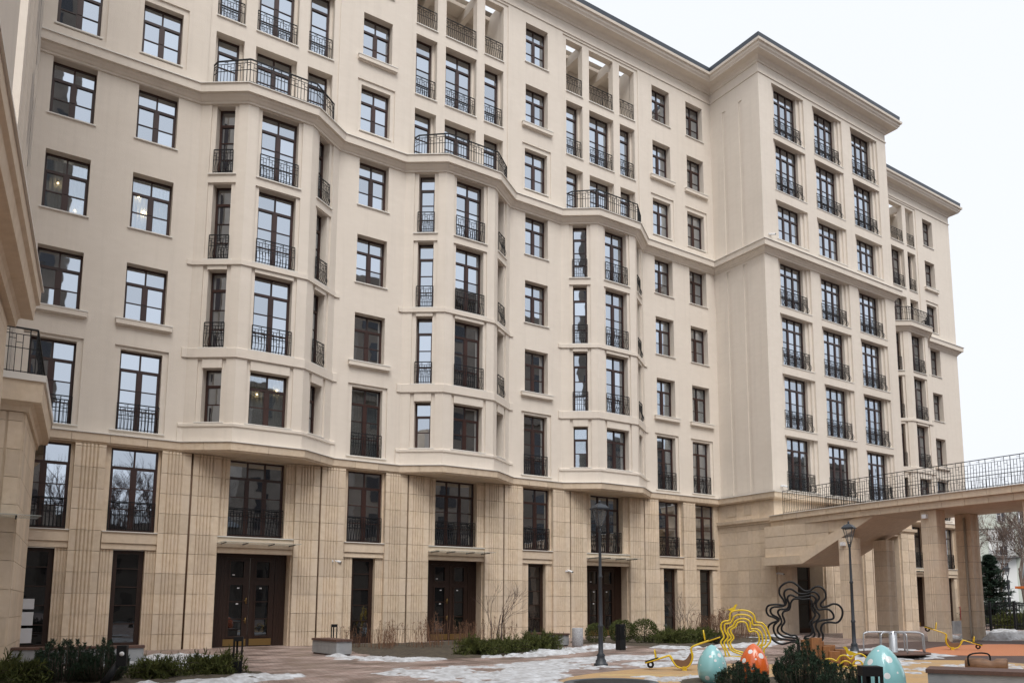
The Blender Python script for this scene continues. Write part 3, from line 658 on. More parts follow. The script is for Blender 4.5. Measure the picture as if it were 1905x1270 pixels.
# deep haunch next to the tower
def yz_prism(mb, poly, x0, x1):
    n = len(poly); i = len(mb.v); mb.v += [(x0, y, z) for y, z in poly] + [(x1, y, z) for y, z in poly]
    for k in range(n): l = (k + 1) % n; mb.f.append((i + k, i + n + k, i + n + l, i + l)); mb.sm.append(False)
    mb.f.append(tuple(i + k for k in range(n))); mb.f.append(tuple(i + n + k for k in reversed(range(n)))); mb.sm += [False, False]
q = MB(); yz_prism(q, [(-4.05, 5.78), (-4.05, 3.75), (-6.55, 3.75), (-10.75, 5.78)], 33.98, 37.4); bpart(q, 'haunch', STONE)
q = MB(); yz_prism(q, [(-4.05, 4.12), (-4.05, 3.69), (-6.57, 3.69), (-6.40, 4.12)], 33.78, 37.5); bpart(q, 'haunch_rim', STONE)
q = MB(); yz_prism(q, [(-6.41, 4.12), (-6.58, 3.69), (-10.85, 5.775), (-9.75, 5.775)], 33.78, 37.5); bpart(q, 'haunch_rim', STONE)
for z0, z1, y1 in ((4.14, 4.62, -7.35), (4.64, 5.2, -8.5), (5.22, 5.77, -9.6)):
    yy = -4.1
    while yy > y1 + .5:
        ye = max(yy - 1.35, y1); q = MB(); q.box(33.93, 33.99, ye + .006, yy - .006, z0, z1); bpart(q, 'stone_slab', STONE); yy -= 1.35
# piers
def pier(x0, y0, ztop):
    p = bpy.data.objects.new('pier', None); COL.objects.link(p); p.parent = BR; p.location = Vector((x0 + .36, y0 - .36, 0)) + BO
    q = MB(); q.box(-.34, .34, -.34, .34, -0.1, ztop); q.build('pier_core', JOINT, p)
    zs = [-0.1] + [z for z in JZ[1:] if z < ztop - .2] + [ztop]
    for a, b in zip(zs[:-1], zs[1:]):
        h = round(b - a - .012, 3); key = ('pier_stone', h)
        def fn(h=h):
            w = .36; pts = []
            def side(a_):      # one fluted side, local x along the side
                L = []; 
                for t_ in (-.36, -.1, -.09, -.05, -.04, .0, .01, .05, .06, .10, .11, .36):
                    d_ = .36 if t_ in (-.36, -.1, -.04, .01, .06, .11, .36) or t_ in (-.05,) else .36
                    L.append((t_, d_))
                L = [(-.36, .36), (-.12, .36), (-.11, .346), (-.07, .346), (-.06, .36), (-.02, .36), (-.01, .346), (.03, .346), (.04, .36), (.08, .36), (.09, .346), (.13, .346), (.14, .36)]
                return [(t_ * cos(a_) + d_ * sin(a_), t_ * sin(a_) - d_ * cos(a_)) for t_, d_ in L]
            for a_ in (0, pi / 2, pi, 3 * pi / 2): pts += side(a_)
            mb = MB(); mb.prism(pts, 0, h); return mb
        mb_, me = cached(key, fn, STONE); link('stone_slab', me, p, (0, 0, a + .006))
    return p
for y0, zt in ((-8.85, 4.85), (-13.15, 5.775), (-17.5, 5.775), (-21.85, 5.775)):
    pier(33.72, y0, zt); pier(36.6, y0, zt)
q = MB(); q.tube([(36.53, -13.62, 5.6), (36.53, -13.62, 0.45), (36.42, -13.7, 0.12)], 0.05, 8); bpart(q, 'drainpipe', mat('grey_pipe', (0.42, 0.38, 0.32), 0.5))
for (x, y, z) in ((33.66, -9.15, 4.55), (33.66, -13.4, 5.5)):
    q = MB(); q.box(x - .12, x + .1, y - .1, y + .1, z - .1, z + .08); bpart(q, 'wall_light', WHITE)
# ------------------------------------------------------------------ ground
def paver_mat():
    mt = bpy.data.materials.new('clay_pavers'); mt.use_nodes = True; n = mt.node_tree; b = n.nodes['Principled BSDF']; b.inputs['Roughness'].default_value = 0.75
    g = n.nodes.new('ShaderNodeNewGeometry'); mp = n.nodes.new('ShaderNodeMapping'); mp.inputs['Rotation'].default_value = (0, 0, radians(12)); n.links.new(g.outputs['Position'], mp.inputs[0])
    br = n.nodes.new('ShaderNodeTexBrick'); br.inputs['Scale'].default_value = 1.0; br.inputs['Brick Width'].default_value = 0.24; br.inputs['Row Height'].default_value = 0.12; br.inputs['Mortar Size'].default_value = 0.006
    br.inputs['Color1'].default_value = (0.25, 0.168, 0.14, 1); br.inputs['Color2'].default_value = (0.41, 0.325, 0.285, 1); br.inputs['Mortar'].default_value = (0.10, 0.085, 0.075, 1)
    n.links.new(mp.outputs[0], br.inputs['Vector'])
    ns = n.nodes.new('ShaderNodeTexNoise'); ns.inputs['Scale'].default_value = 0.9; ns.inputs['Detail'].default_value = 6; n.links.new(g.outputs['Position'], ns.inputs['Vector'])
    cr = n.nodes.new('ShaderNodeValToRGB'); cr.color_ramp.elements[0].position = .36; cr.color_ramp.elements[0].color = (0.5, 0.48, 0.47, 1); cr.color_ramp.elements[1].position = .66; cr.color_ramp.elements[1].color = (1.15, 1.15, 1.17, 1)
    n.links.new(ns.outputs['Fac'], cr.inputs[0])
    mx = n.nodes.new('ShaderNodeMix'); mx.data_type = 'RGBA'; mx.blend_type = 'MULTIPLY'; mx.inputs['Factor'].default_value = 1.0
    n.links.new(br.outputs['Color'], mx.inputs[6]); n.links.new(cr.outputs[0], mx.inputs[7]); n.links.new(mx.outputs[2], b.inputs['Base Color'])
    rr = n.nodes.new('ShaderNodeMapRange'); rr.inputs[1].default_value = .4; rr.inputs[2].default_value = .65; rr.inputs[3].default_value = .35; rr.inputs[4].default_value = .85
    n.links.new(ns.outputs['Fac'], rr.inputs[0]); n.links.new(rr.outputs[0], b.inputs['Roughness'])
    bu = n.nodes.new('ShaderNodeBump'); bu.inputs['Strength'].default_value = .4; bu.inputs['Distance'].default_value = .01; n.links.new(br.outputs['Fac'], bu.inputs['Height']); bu.invert = True; n.links.new(bu.outputs[0], b.inputs['Normal'])
    return mt
PAVER = paver_mat()
q = MB(); q.quad((-600, -400, -.012), (600, -400, -.012), (600, 900, -.012), (-600, 900, -.012)); struct(q.build('ground', mat('asphalt', (0.075, 0.07, 0.068), .8, var=(.05, .05, .05), scale=2)))
q = MB(); q.quad((-25, -60, 0.0), (70, -60, 0.0), (70, 1.0, 0.0), (-25, 1.0, 0.0)); struct(q.build('paved_court', PAVER))
def smooth_poly(pts, n=6):
    P = [Vector((*p, 0)) for p in pts]; L = len(P); out = []
    for k in range(L):
        a, b, c, d_ = P[k - 1], P[k], P[(k + 1) % L], P[(k + 2) % L]
        for i in range(n):
            t = i / n; q_ = 0.5 * ((2 * b) + (c - a) * t + (2 * a - 5 * b + 4 * c - d_) * t * t + (3 * b - a - 3 * c + d_) * t ** 3); out.append((q_.x, q_.y))
    return out
def sheet(pts, z, name, mt, smooth=True):
    pl = smooth_poly(pts) if smooth else pts
    if sum(pl[i - 1][0] * pl[i][1] - pl[i][0] * pl[i - 1][1] for i in range(len(pl))) < 0: pl = pl[::-1]
    q = MB(); q.prism(pl, z - .02, z); return struct(q.build(name, mt))
TAN = mat('tan_rubber', (0.52, 0.33, 0.15), .85, var=(.42, .27, .13), scale=9, bump=.4, bscale=120, var2=(.33, .25, .17), scale2=1.2)
ORANGE = mat('orange_rubber', (0.52, 0.215, 0.11), .85, var=(.48, .18, .08), scale=9, bump=.4, bscale=120)
BROWNR = mat('brown_rubber', (0.10, 0.065, 0.055), .8, var=(.07, .045, .04), scale=4, bump=.3, bscale=120)
YEDGE = mat('cream_edge', (0.62, 0.5, 0.22), .8)
sheet([(23.5, -14.6), (33.4, -12.8), (38, -16), (36, -24), (26, -30), (14, -31), (9, -24), (13, -19), (19, -18.2)], 0.004, 'playground_surface', BROWNR)
sheet([(9.0, -19.9), (10.4, -18.3), (11.7, -17.6), (13.2, -17.25), (14.7, -17.2), (16.5, -17.3), (18.8, -19.3), (21.9, -19.5), (23.2, -20.8), (22.6, -22.9), (19.5, -26), (15, -29), (10.5, -27), (8.6, -22.5)], 0.008, 'play_area', TAN)
sheet([(25.1, -17.4), (27.0, -16.7), (31.0, -15.7), (34.0, -16.6), (34.5, -19.5), (30.5, -21.5), (27.0, -20.6), (25.2, -19.0)], 0.008, 'play_area', ORANGE)
sheet([(11.6, -18.02), (13.6, -19.6), (13.55, -19.66), (11.5, -18.1)], 0.012, 'edge_strip', YEDGE, False)
SOIL = mat('wet_soil', (0.07, 0.052, 0.038), .9, var=(.035, .028, .02), scale=14, bump=1.0, bscale=30, var2=(.12, .1, .06), scale2=6)
SNOW = mat('old_snow', (0.66, 0.685, 0.72), .7, var=(.42, .425, .44), scale=4.0, bump=1.0, bscale=14, var2=(.20, .18, .165), scale2=4.5, det=10)
def inside(p, poly):
    c = False; n = len(poly)
    for i in range(n):
        (x0, y0), (x1, y1) = poly[i - 1], poly[i]
        if (y0 > p[1]) != (y1 > p[1]) and p[0] < (x1 - x0) * (p[1] - y0) / (y1 - y0) + x0: c = not c
    return c
def edge_d(p, poly):
    best = 9.0; n = len(poly)
    for i in range(n):
        ax, ay = poly[i - 1]; bx, by = poly[i]; dx, dy = bx - ax, by - ay; t = max(0, min(1, ((p[0] - ax) * dx + (p[1] - ay) * dy) / (dx * dx + dy * dy + 1e-9)))
        best = min(best, hypot(p[0] - ax - t * dx, p[1] - ay - t * dy))
    return best if inside(p, poly) else -best
def mound(pts, name, mt, amp, step=.12, rag=.5, fq=1.3, label=None, cat=None, seed=0.0, base=0.0, holes=0.0):
    """a heap with a ragged outline: a height field that dips under the ground outside its patch"""
    poly = smooth_poly(pts, 4); x0 = min(p[0] for p in poly) - .6; x1 = max(p[0] for p in poly) + .6; y0 = min(p[1] for p in poly) - .6; y1 = max(p[1] for p in poly) + .6
    nx, ny = int((x1 - x0) / step), int((y1 - y0) / step); mb = MB(); Z = {}
    for i in range(nx + 1):
        for j in range(ny + 1):
            x, y = x0 + i * step, y0 + j * step; e = edge_d((x, y), poly)
            n1 = mnoise.fractal(Vector((x * fq, y * fq, seed)), 1.0, 2.0, 5); n2 = mnoise.fractal(Vector((x * 4 * fq, y * 4 * fq, seed + 7)), 1.0, 2.0, 3)
            k = max(-1, min(1, (e + rag * n1) / .5)); Z[i, j] = (amp * k * (0.75 + .5 * n1 + .25 * n2) - (holes * max(0, n2 - .05) * amp) - (holes * .8 * max(0, -n1 - .12) * amp) + base) if k > 0 else amp * k
    idx = {}
    for i in range(nx):
        for j in range(ny):
            q = [(i, j), (i + 1, j), (i + 1, j + 1), (i, j + 1)]
            if max(Z[c] for c in q) < 0.006: continue
            f = []
            for c in q:
                if c not in idx: idx[c] = len(mb.v); mb.v.append((x0 + c[0] * step, y0 + c[1] * step, max(-.01, Z[c])))
                f.append(idx[c])
            mb.f.append(tuple(f)); mb.sm.append(True)
    o = mb.build(name, mt); o['kind'] = 'stuff'
    if label: o['label'] = label; o['category'] = cat
    return o
BED1 = [(10.9, -1.2), (10.4, -5.5), (9.9, -8.9), (9.8, -10.6), (10.8, -10.8), (12.6, -10.9), (14.8, -10.6), (17.0, -9.3), (18.0, -6.5), (18.6, -3.6), (19.2, -1.0), (16, -.7)]
BED2 = [(20.3, -4.8), (21.0, -8.8), (21.2, -10.1), (22.7, -10.9), (27.3, -10.0), (32.0, -6.4), (34.2, -2.0), (30, -.9), (24, -2.0)]
BED3 = [(-2.5, -13), (0.5, -16.2), (3.2, -15.8), (5.3, -14.0), (5.0, -11.4), (3.4, -10.2), (0.5, -9.4)]
BED4 = [(9.0, -27.5), (11.6, -20.6), (13.6, -20.4), (15.2, -22.0), (13.4, -25.6), (11, -28)]
for i, (b_, s_) in enumerate(((BED1, 1.0), (BED2, 2.0), (BED3, 3.0), (BED4, 4.0))):
    mound(b_, 'planting_bed', SOIL, .07, .16, .25, 1.0, ['dark soil bed with dry stems in front of the double doors', 'soil bed with low evergreens beside the stone tower base', 'soil bed under the junipers beside the wing', 'soil bed with dwarf pines between the painted eggs'][i], 'soil', s_)
mound([(7.7, -13.9), (9.0, -13.2), (10.5, -13.3), (12.0, -13.6), (14.1, -13.3), (16.2, -13.0), (18.9, -12.2), (21.0, -12.6), (20.0, -15.0), (17.0, -16.6), (14.6, -17.3), (12.4, -17.0), (10.8, -17.8), (9.4, -19.4), (8.0, -18.4), (7.4, -16.4)], 'snow_patch', SNOW, .055, .1, 0.75, .8, 'broad patch of old snow round the foot of a street lamp', 'snow', 1.5, holes=3)
mound([(9.0, -7.6), (9.5, -8.4), (10.0, -10.0), (11.2, -10.7), (10.8, -11.4), (9.6, -11.2), (9.0, -9.6)], 'snow_patch', SNOW, .07, .08, 0.5, 1.6, 'snow heap beside the concrete bench', 'snow', 2.5, base=.03, holes=2)
mound([(13.0, -10.7), (15.0, -10.1), (17.0, -8.9), (19.6, -7.9), (20.0, -8.6), (18.0, -9.9), (15.5, -11.2), (13.3, -11.4)], 'snow_patch', SNOW, .1, .08, 0.6, 1.2, 'snow strip along the junipers near the granite bin', 'snow', 3.5, base=.03, holes=2)
mound([(20.9, -9.3), (22.3, -10.3), (24.3, -10.3), (26.8, -9.6), (28, -8.6), (28.2, -9.6), (26, -11.2), (22.5, -11.7), (20.8, -10.7)], 'snow_patch', SNOW, .08, .1, 0.6, 1.2, 'snow strip in front of the low junipers by the tower', 'snow', 4.5, base=.02, holes=2)
mound([(22.0, -15.8), (24.0, -15.0), (27.2, -15.2), (26.6, -17.0), (24.2, -19.4), (20.6, -20.0), (18.8, -19.4), (19.6, -17.6)], 'snow_patch', SNOW, .05, .1, 0.9, .8, 'thin snow round the steel roundabout', 'snow', 5.5, holes=4)
mound([(31.0, -3.0), (33.6, -3.6), (34.2, -5.0), (32, -7.2), (29.5, -6.5)], 'snow_patch', SNOW, .07, .12, 0.6, 1.0, 'snow under the dry shrubs at the tower base', 'snow', 6.5, holes=2)
mound([(38.5, -11.5), (41.5, -11.4), (44.0, -11.8), (42.6, -14.2), (39, -14.6), (36.8, -15)], 'snow_patch', SNOW, .3, .14, 0.8, 1.0, 'lumpy snow heap behind the footbridge piers', 'snow', 7.5)
mound([(1.7, -14.9), (3.0, -14.6), (4.2, -13.7), (5.4, -13.6), (5.3, -14.8), (3.6, -15.8), (2, -16.6)], 'snow_patch', SNOW, .1, .07, 0.45, 1.6, 'snow under the junipers by the wing', 'snow', 8.5, base=.02, holes=1)
mound([(3.2, -4.6), (5.6, -4.4), (5.8, -8), (4.6, -10.8), (3.4, -10.4), (2.6, -7.5)], 'snow_patch', SNOW, .1, .1, 0.6, 1.2, 'snow behind the junipers near the fluted pilasters', 'snow', 9.5, holes=1)
mound([(11.9, -18.5), (13.4, -19.6), (13.0, -20.6), (11.6, -20.2)], 'snow_patch', SNOW, .05, .07, 0.5, 1.8, 'snow scraps beside the blue egg', 'snow', 10.5, holes=3)
mound([(18.2, -20.6), (20.4, -20.6), (22.2, -21.2), (22.4, -22.6), (20.8, -23.4), (18.4, -22.4)], 'snow_patch', SNOW, .03, .09, 0.9, 1.1, 'thin snow on the tan rubber near the log rider', 'snow', 11.5, holes=5)
# ------------------------------------------------------------------ street furniture
LAMPC = mat('lamp_paint', (0.032, 0.038, 0.047), .45)
def thin_glass():
    mt = bpy.data.materials.new('lantern_glass'); mt.use_nodes = True; b = mt.node_tree.nodes['Principled BSDF']; b.inputs['Base Color'].default_value = (.5, .52, .52, 1); b.inputs['Roughness'].default_value = .1; b.inputs['Alpha'].default_value = .13; return mt
LGLASS = thin_glass()
def lamp_parts(t):
    q = MB(); q.lathe([(.19, 0), (.19, .05), (.15, .07), (.14, .14), (.11, .18), (.105, .24), (.12, .27), (.068, .33), (.06, 1.0), (.078, 1.02), (.078, 1.06), (.054, 1.1), (.048, 2.32), (.062, 2.34), (.062, 2.38), (.043, 2.42), (.036, 3.55), (.055, 3.6), (.04, 3.68)], n=14); q.build('post', LAMPC, t)
    h = MB(); b0, b1 = .05, .155
    for sx, sy in ((1, 1), (1, -1), (-1, 1), (-1, -1)):
        h.tube([(sx * .03, sy * .03, 3.62), (sx * b0, sy * b0, 3.72), (sx * b1, sy * b1, 4.2)], .014, 5)
    for z, r in ((3.73, b0), (4.2, b1)):
        for i in range(4):
            c_ = [(1, 1), (1, -1), (-1, -1), (-1, 1)]; a, b = c_[i], c_[(i + 1) % 4]; h.tube([(a[0] * r, a[1] * r, z), (b[0] * r, b[1] * r, z)], .013, 4)
    lo = h.build('lantern', LAMPC, t)
    r = MB(); r.prism([(-.2, -.2), (.2, -.2), (.2, .2), (-.2, .2)], 4.2, 4.24); r.prism([(-.19, -.19), (.19, -.19), (.19, .19), (-.19, .19)], 4.24, 4.34, [(-.11, -.11), (.11, -.11), (.11, .11), (-.11, .11)]); r.prism([(-.09, -.09), (.09, -.09), (.09, .09), (-.09, .09)], 4.34, 4.38, [(-.03, -.03), (.03, -.03), (.03, .03), (-.03, .03)])
    r.lathe([(.02, 4.37), (.035, 4.4), (.035, 4.43), (.01, 4.47)], n=8); r.build('roof', LAMPC, lo)
    for i in range(4):
        a = pi / 2 * i; g = MB(); z0, z1 = 3.76, 4.19; p0, p1 = .05, .148
        pts = [(-p0, -p0, z0), (p0, -p0, z0), (p1, -p1, z1), (-p1, -p1, z1)]; pts = [(x * cos(a) - y * sin(a), x * sin(a) + y * cos(a), z) for x, y, z in pts]; g.quad(*pts); g.build('glass', LGLASS, lo)
L1 = thing('street_lamp', 'dark grey lantern street lamp standing in the snow before the double doors', 'street lamp', (13.43, -15.7, 0), YAW * -1 + .5, 'lantern street lamps in the court'); lamp_parts(L1)
L2 = dup(L1, (23.95, -16.2, 0), .3, 1.0, 'dark grey lantern street lamp next to the steel roundabout'); 
L3 = dup(L1, (60.7, -3.9, 0), .3, 1.0, 'lantern street lamp beyond the metal fence, close beside the fir tree'); L4 = dup(L1, (77.4, 4.8, 0), .3, 1.0, 'lantern street lamp behind the board fence and the fir tree')
CONC = mat('concrete', (0.36, 0.37, 0.38), .85, var=(.28, .29, .30), scale=4, bump=.3, bscale=60)
SLAT = mat('bench_wood', (0.14, 0.075, 0.055), .7, var=(.09, .05, .04), scale=8, stretch=(3, 3, 3))
def bench(label, loc, rz, L, W, H, n=6, group=None):
    t = thing('concrete_bench', label, 'bench', loc, rz, group)
    q = MB(); q.box(-W / 2 + .03, W / 2 - .03, -L / 2 + .03, L / 2 - .03, 0.0, .05); q.build('plinth', BROWNR, t)
    q = MB(); q.box(-W / 2, W / 2, -L / 2, L / 2, .05, H - .07); q.build('block', CONC, t)
    w = (W + .06) / n
    for i in range(n):
        q = MB(); x = -W / 2 - .03 + i * w; q.box(x + .006, x + w - .006, -L / 2 - .03, L / 2 + .03, H - .068, H); q.build('slat', SLAT, t)
    return t
bench('concrete block bench with brown timber top beside the soil bed', (9.24, -6.65, 0), .06, 2.0, .52, .52)
bench('concrete block bench half hidden behind junipers next to the granite bin', (18.3, -6.2, 0), .3, 1.6, .5, .5)
bench('low concrete block bench behind the dwarf pine by the wing', (2.4, -7.2, 0), 1.5, 2.3, .5, .5)
bench('small concrete block bench at the wing entrance', (0.95, -5.6, 0), 1.5, .9, .5, .45)
bench('large concrete bench with dark timber top in front of the log rider', (14.6, -26.9, 0), radians(24.8), 4.6, .75, .5, 7)
# granite bin
t = thing('litter_bin', 'speckled granite cylinder litter bin next to the junipers', 'bin', (18.9, -7.3, 0))
q = MB(); q.lathe([(.21, 0), (.22, .02), (.22, .7), (.2, .72), (.17, .72), (.17, .5)], n=24); q.build('body', mat('granite', (.55, .55, .56), .6, var=(.18, .18, .2), scale=45, det=2), t)
q = MB(); q.lathe([(.165, .5), (.165, .66), (.15, .66), (.15, .52)], n=20); q.build('liner', IRON, t)
BLACKP = mat('black_paint', (0.007, 0.007, 0.008), .5, spec=.3)
MATTE = mat('matte_black', (0.008, 0.008, 0.009), .75, spec=.3)
# bollard lights
def bollard(label, loc, rz, h=.88, w=.21):
    t = thing('bollard_light', label, 'bollard', loc, rz, 'black bollard lights')
    q = MB(); q.box(-w / 2, w / 2, -w / 2, w / 2, h - .1, h); q.build('head', MATTE, t)
    for sx in (-1, 1):
        for sy in (-1, 1):
            q = MB(); a, b = sx * (w / 2 - .03), sx * w / 2; c, d_ = sy * (w / 2 - .03), sy * w / 2; q.box(a, b, c, d_, .32, h - .1); q.build('leg', MATTE, t)
    q = MB(); q.box(-w / 2, w / 2, -w / 2, w / 2, 0, .32); q.build('base', MATTE, t)
    q = MB(); q.tube([(-.02, 0, .32), (-.02, 0, h - .1)], .025, 8); q.build('lamp_tube', MATTE, t)
    return t
bollard('black bollard light in front of the junipers by the first double door', (4.75, -13.0, 0), -.3)
bollard('black bollard light behind the concrete bench', (9.9, -5.0, 0), -.3, .95)
bollard('black bollard light beside the pale blue egg and wooden topped bench', (7.73, -27.57, 0), -.7, .95)
t = thing('perforated_bollard', 'black perforated bollard in front of the clipped thuja bushes', 'bollard', (18.66, -10.23, 0))
q = MB(); q.box(-.13, .13, -.13, .13, 0, .36); q.build('base', IRON, t)
q = MB(); q.box(-.13, .13, -.13, .13, .86, .92); q.build('cap', IRON, t)
for i in range(6):
    for a in range(4):
        q = MB(); x = -.12 + i * .048; q.box(x - .012, x + .012, -.13, -.118, .36, .86); o = q.build('bar', IRON, t); o.rotation_euler[2] = a * pi / 2
q = MB(); q.tube([(0, 0, .36), (0, 0, .86)], .07, 10); q.build('lamp_tube', IRON, t)
t = thing('spotlight', 'black garden spotlight on a leaning arm beside the dwarf pine', 'spotlight', (2.15, -14.6, 0), -.3)
q = MB(); q.tube([(-.3, -.1, 0), (-.02, 0, .55)], [.09, .05], 8); q.build('arm', IRON, t)
q = MB(); q.box(-.08, .1, -.1, .1, .42, .82); q.build('housing', IRON, t)
q = MB(); q.lathe([(.045, 0), (.045, .012), (.02, .02)], n=14); o = q.build('lens', WHITE, t, (0.02, -.1, .66)); o.rotation_euler[0] = pi / 2
# surveillance cameras
def cctv(label, loc, rz):
    t = thing('surveillance_camera', label, 'camera', loc, rz, 'wall cameras')
    q = MB(); q.box(-.05, .05, -.03, 0, -.05, .05); q.tube([(0, -.02, 0), (0, -.14, -.02)], .02, 6); q.build('bracket', WHITE, t)
    q = MB(); q.tube([(.1, -.12, .04), (-.02, -.22, 0), (-.16, -.34, -.05)], .055, 10); q.build('housing', WHITE, t)
    q = MB(); q.tube([(-.155, -.335, -.048), (-.175, -.35, -.055)], .04, 10); q.build('lens', IRON, t)
cctv('white wall camera on a pilaster above the concrete bench', (11.4, -.24, 3.45), 1.9)
cctv('white wall camera on a pilaster above the granite bin', (23.4, -.24, 3.3), 1.2)
cctv('white wall camera at the tower corner under the footbridge', (34.75, -4.15, 3.3), 1.0)
cctv('small white camera above the mid cornice on the tower corner', (35.4, -3.95, 23.0), 1.2); cctv('small white camera above the stone base on the tower', (35.6, -3.95, 8.2), 1.2)
# ------------------------------------------------------------------ playground
YEL = mat('yellow_paint', (0.72, 0.50, 0.015), .35, coat=.3)
STEEL = mat('galvanised', (0.5, 0.52, 0.55), .35, metal=.7)
TYRE = mat('tyre_rubber', (.015, .015, .016), .8)
PLY = mat('brown_board', (0.2, 0.11, 0.06), .6)
def spline(pts, n=7, closed=False):
    P = [Vector(p) for p in pts]; L = len(P); out = []
    for k in range(L - 1):
        a = P[max(0, k - 1)]; b = P[k]; c = P[k + 1]; d_ = P[min(L - 1, k + 2)]
        for i in range(n):
            t_ = i / n; out.append(.5 * ((2 * b) + (c - a) * t_ + (2 * a - 5 * b + 4 * c - d_) * t_ * t_ + (3 * b - a - 3 * c + d_) * t_ ** 3))
    out.append(P[-1]); return out
def rings(t, lists, cx_, gy, k, r, mt, n=5, dy=.0):
    for j, L in enumerate(lists):
        pts = spline([((x - cx_) * k, dy * j, max(0.0, (gy - y) * k)) for x, y in L], n); q = MB(); q.tube(pts, r, 7); q.build('ring', mt, t)
Y1 = [[(205, 1094), (200, 1040), (185, 960), (120, 820), (180, 720), (130, 560), (150, 460), (210, 425), (290, 405), (305, 300), (350, 245), (500, 220), (640, 240), (740, 310), (775, 435), (880, 455), (960, 540), (1010, 680), (1025, 790), (960, 880), (905, 950), (905, 1094)],
      [(290, 1094), (260, 1030), (190, 880), (190, 810), (255, 720), (200, 600), (210, 480), (300, 465), (345, 410), (380, 340), (460, 305), (600, 310), (700, 370), (720, 490), (850, 505), (920, 600), (950, 720), (930, 840), (860, 900), (840, 1094)],
      [(520, 1050), (450, 1025), (330, 980), (270, 900), (245, 810), (315, 735), (255, 630), (270, 560), (355, 510), (400, 430), (500, 380), (600, 390), (670, 450), (675, 560), (790, 570), (860, 640), (885, 760), (870, 840), (820, 900), (800, 1094)],
      [(560, 1010), (470, 990), (370, 960), (310, 890), (300, 820), (360, 735), (315, 640), (320, 580), (400, 530), (440, 460), (520, 435), (600, 470), (650, 615), (740, 605), (800, 650), (825, 740), (810, 830), (750, 890), (560, 1010)]]
FACE = -YAW - radians(14)
def bird(t, loc, s, flip=1):
    pts = [(-.5, -.06), (-.2, .0), (-.12, -.06), (.08, -.08), (.2, .02), (.24, .16), (.3, .26), (.36, .28), (.29, .31), (.22, .32), (.15, .26), (.1, .14), (-.02, .1), (-.2, .03)]
    q = MB(); n = len(pts); 
    for y in (-.012, .012): q.v += [(x * s * flip, y, z * s) for x, z in pts]
    q.f.append(tuple(range(n))); q.f.append(tuple(reversed(range(n, 2 * n)))); q.sm += [False, False]
    for i in range(n): j = (i + 1) % n; q.f.append((i, n + i, n + j, j)); q.sm.append(False)
    q.build('bird', YEL, t, loc)
t = thing('flower_frame', 'yellow nested flower shaped tube frame with a flat bird on top', 'sculpture', (19.1, -15.75, 0), FACE, sc=1.0)
rings(t, Y1, 586, 1094, .1024 / 62, .028, YEL); bird(t, (-.4, 0, 1.46), .52)
q = MB(); q.tube([(-.66, 0, 0.02), (.6, 0, .02)], .024, 6); q.build('foot_bar', YEL, t)
B1 = [[(1240, 979), (1245, 830), (1260, 800), (1350, 830), (1420, 800), (1440, 740), (1420, 680), (1440, 620), (1500, 595), (1590, 600), (1640, 550), (1655, 470), (1620, 410), (1560, 395), (1500, 420), (1440, 425), (1430, 390), (1480, 330), (1480, 260), (1440, 210), (1380, 205), (1310, 250), (1250, 245), (1190, 190), (1130, 150), (1060, 160), (1000, 210), (990, 280), (1030, 350), (1040, 405), (960, 400), (870, 410), (840, 460), (860, 520), (920, 545), (960, 580), (890, 610), (850, 660), (860, 740), (920, 810), (1000, 840), (1110, 815), (1165, 840), (1170, 979)],
      [(1262, 979), (1262, 830), (1290, 790), (1370, 785), (1400, 730), (1370, 660), (1380, 600), (1440, 575), (1545, 560), (1560, 520), (1530, 470), (1480, 450), (1400, 455), (1380, 390), (1415, 330), (1400, 285), (1350, 260), (1280, 280), (1200, 280), (1120, 230), (1060, 240), (1040, 290), (1060, 380), (1020, 420), (920, 430), (885, 460), (900, 510), (960, 545), (970, 580), (920, 630), (915, 700), (960, 770), (1050, 790), (1150, 800), (1178, 830), (1185, 979)],
      [(1245, 979), (1245, 790), (1300, 780), (1350, 740), (1340, 680), (1330, 610), (1390, 570), (1410, 520), (1370, 465), (1350, 410), (1380, 345), (1340, 300), (1280, 310), (1180, 320), (1110, 295), (1075, 330), (1090, 400), (1060, 450), (990, 455), (965, 490), (990, 545), (1000, 600), (960, 660), (960, 710), (1020, 755), (1120, 770), (1175, 800), (1180, 979)],
      [(1240, 979), (1240, 775), (1300, 740), (1330, 690), (1305, 610), (1340, 560), (1365, 510), (1330, 440), (1335, 380), (1310, 340), (1250, 345), (1150, 338), (1110, 380), (1090, 455), (1030, 480), (1015, 520), (1035, 590), (1000, 650), (1010, 700), (1090, 740), (1165, 765), (1172, 979)]]
t = thing('wire_sculpture', 'tall black sculpture of nested wavy tubes behind the dwarf pines', 'sculpture', (20.7, -16.6, 0), FACE)
rings(t, B1, 1215, 979,   .1654 / 59.3, .033, BLACKP, 5, .0)
Y2 = [[(0, 0), (-.02, .3), (.06, .42), (.2, .44), (.3, .4), (.38, .5), (.5, .52), (.6, .44), (.7, .54), (.82, .56), (.93, .46), (.93, .25), (.9, 0)], [(.1, 0), (.08, .24), (.15, .33), (.26, .34), (.36, .31), (.44, .39), (.54, .39), (.62, .33), (.7, .41), (.8, .4), (.84, .3), (.8, 0)], [(.2, 0), (.18, .16), (.26, .24), (.36, .22), (.46, .28), (.58, .24), (.66, .3), (.74, .26), (.72, 0)]]
t = thing('low_flower_frame', 'low yellow cloud shaped tube frame with a flat bird beside the rear pale blue egg', 'sculpture', (15.21, -21.96, 0), FACE - .1, sc=.98)
rings(t, [[(x, -z) for x, z in L] for L in Y2], .46, 0, 1.0, .02, YEL); bird(t, (.16, 0, .56), .5, -1)
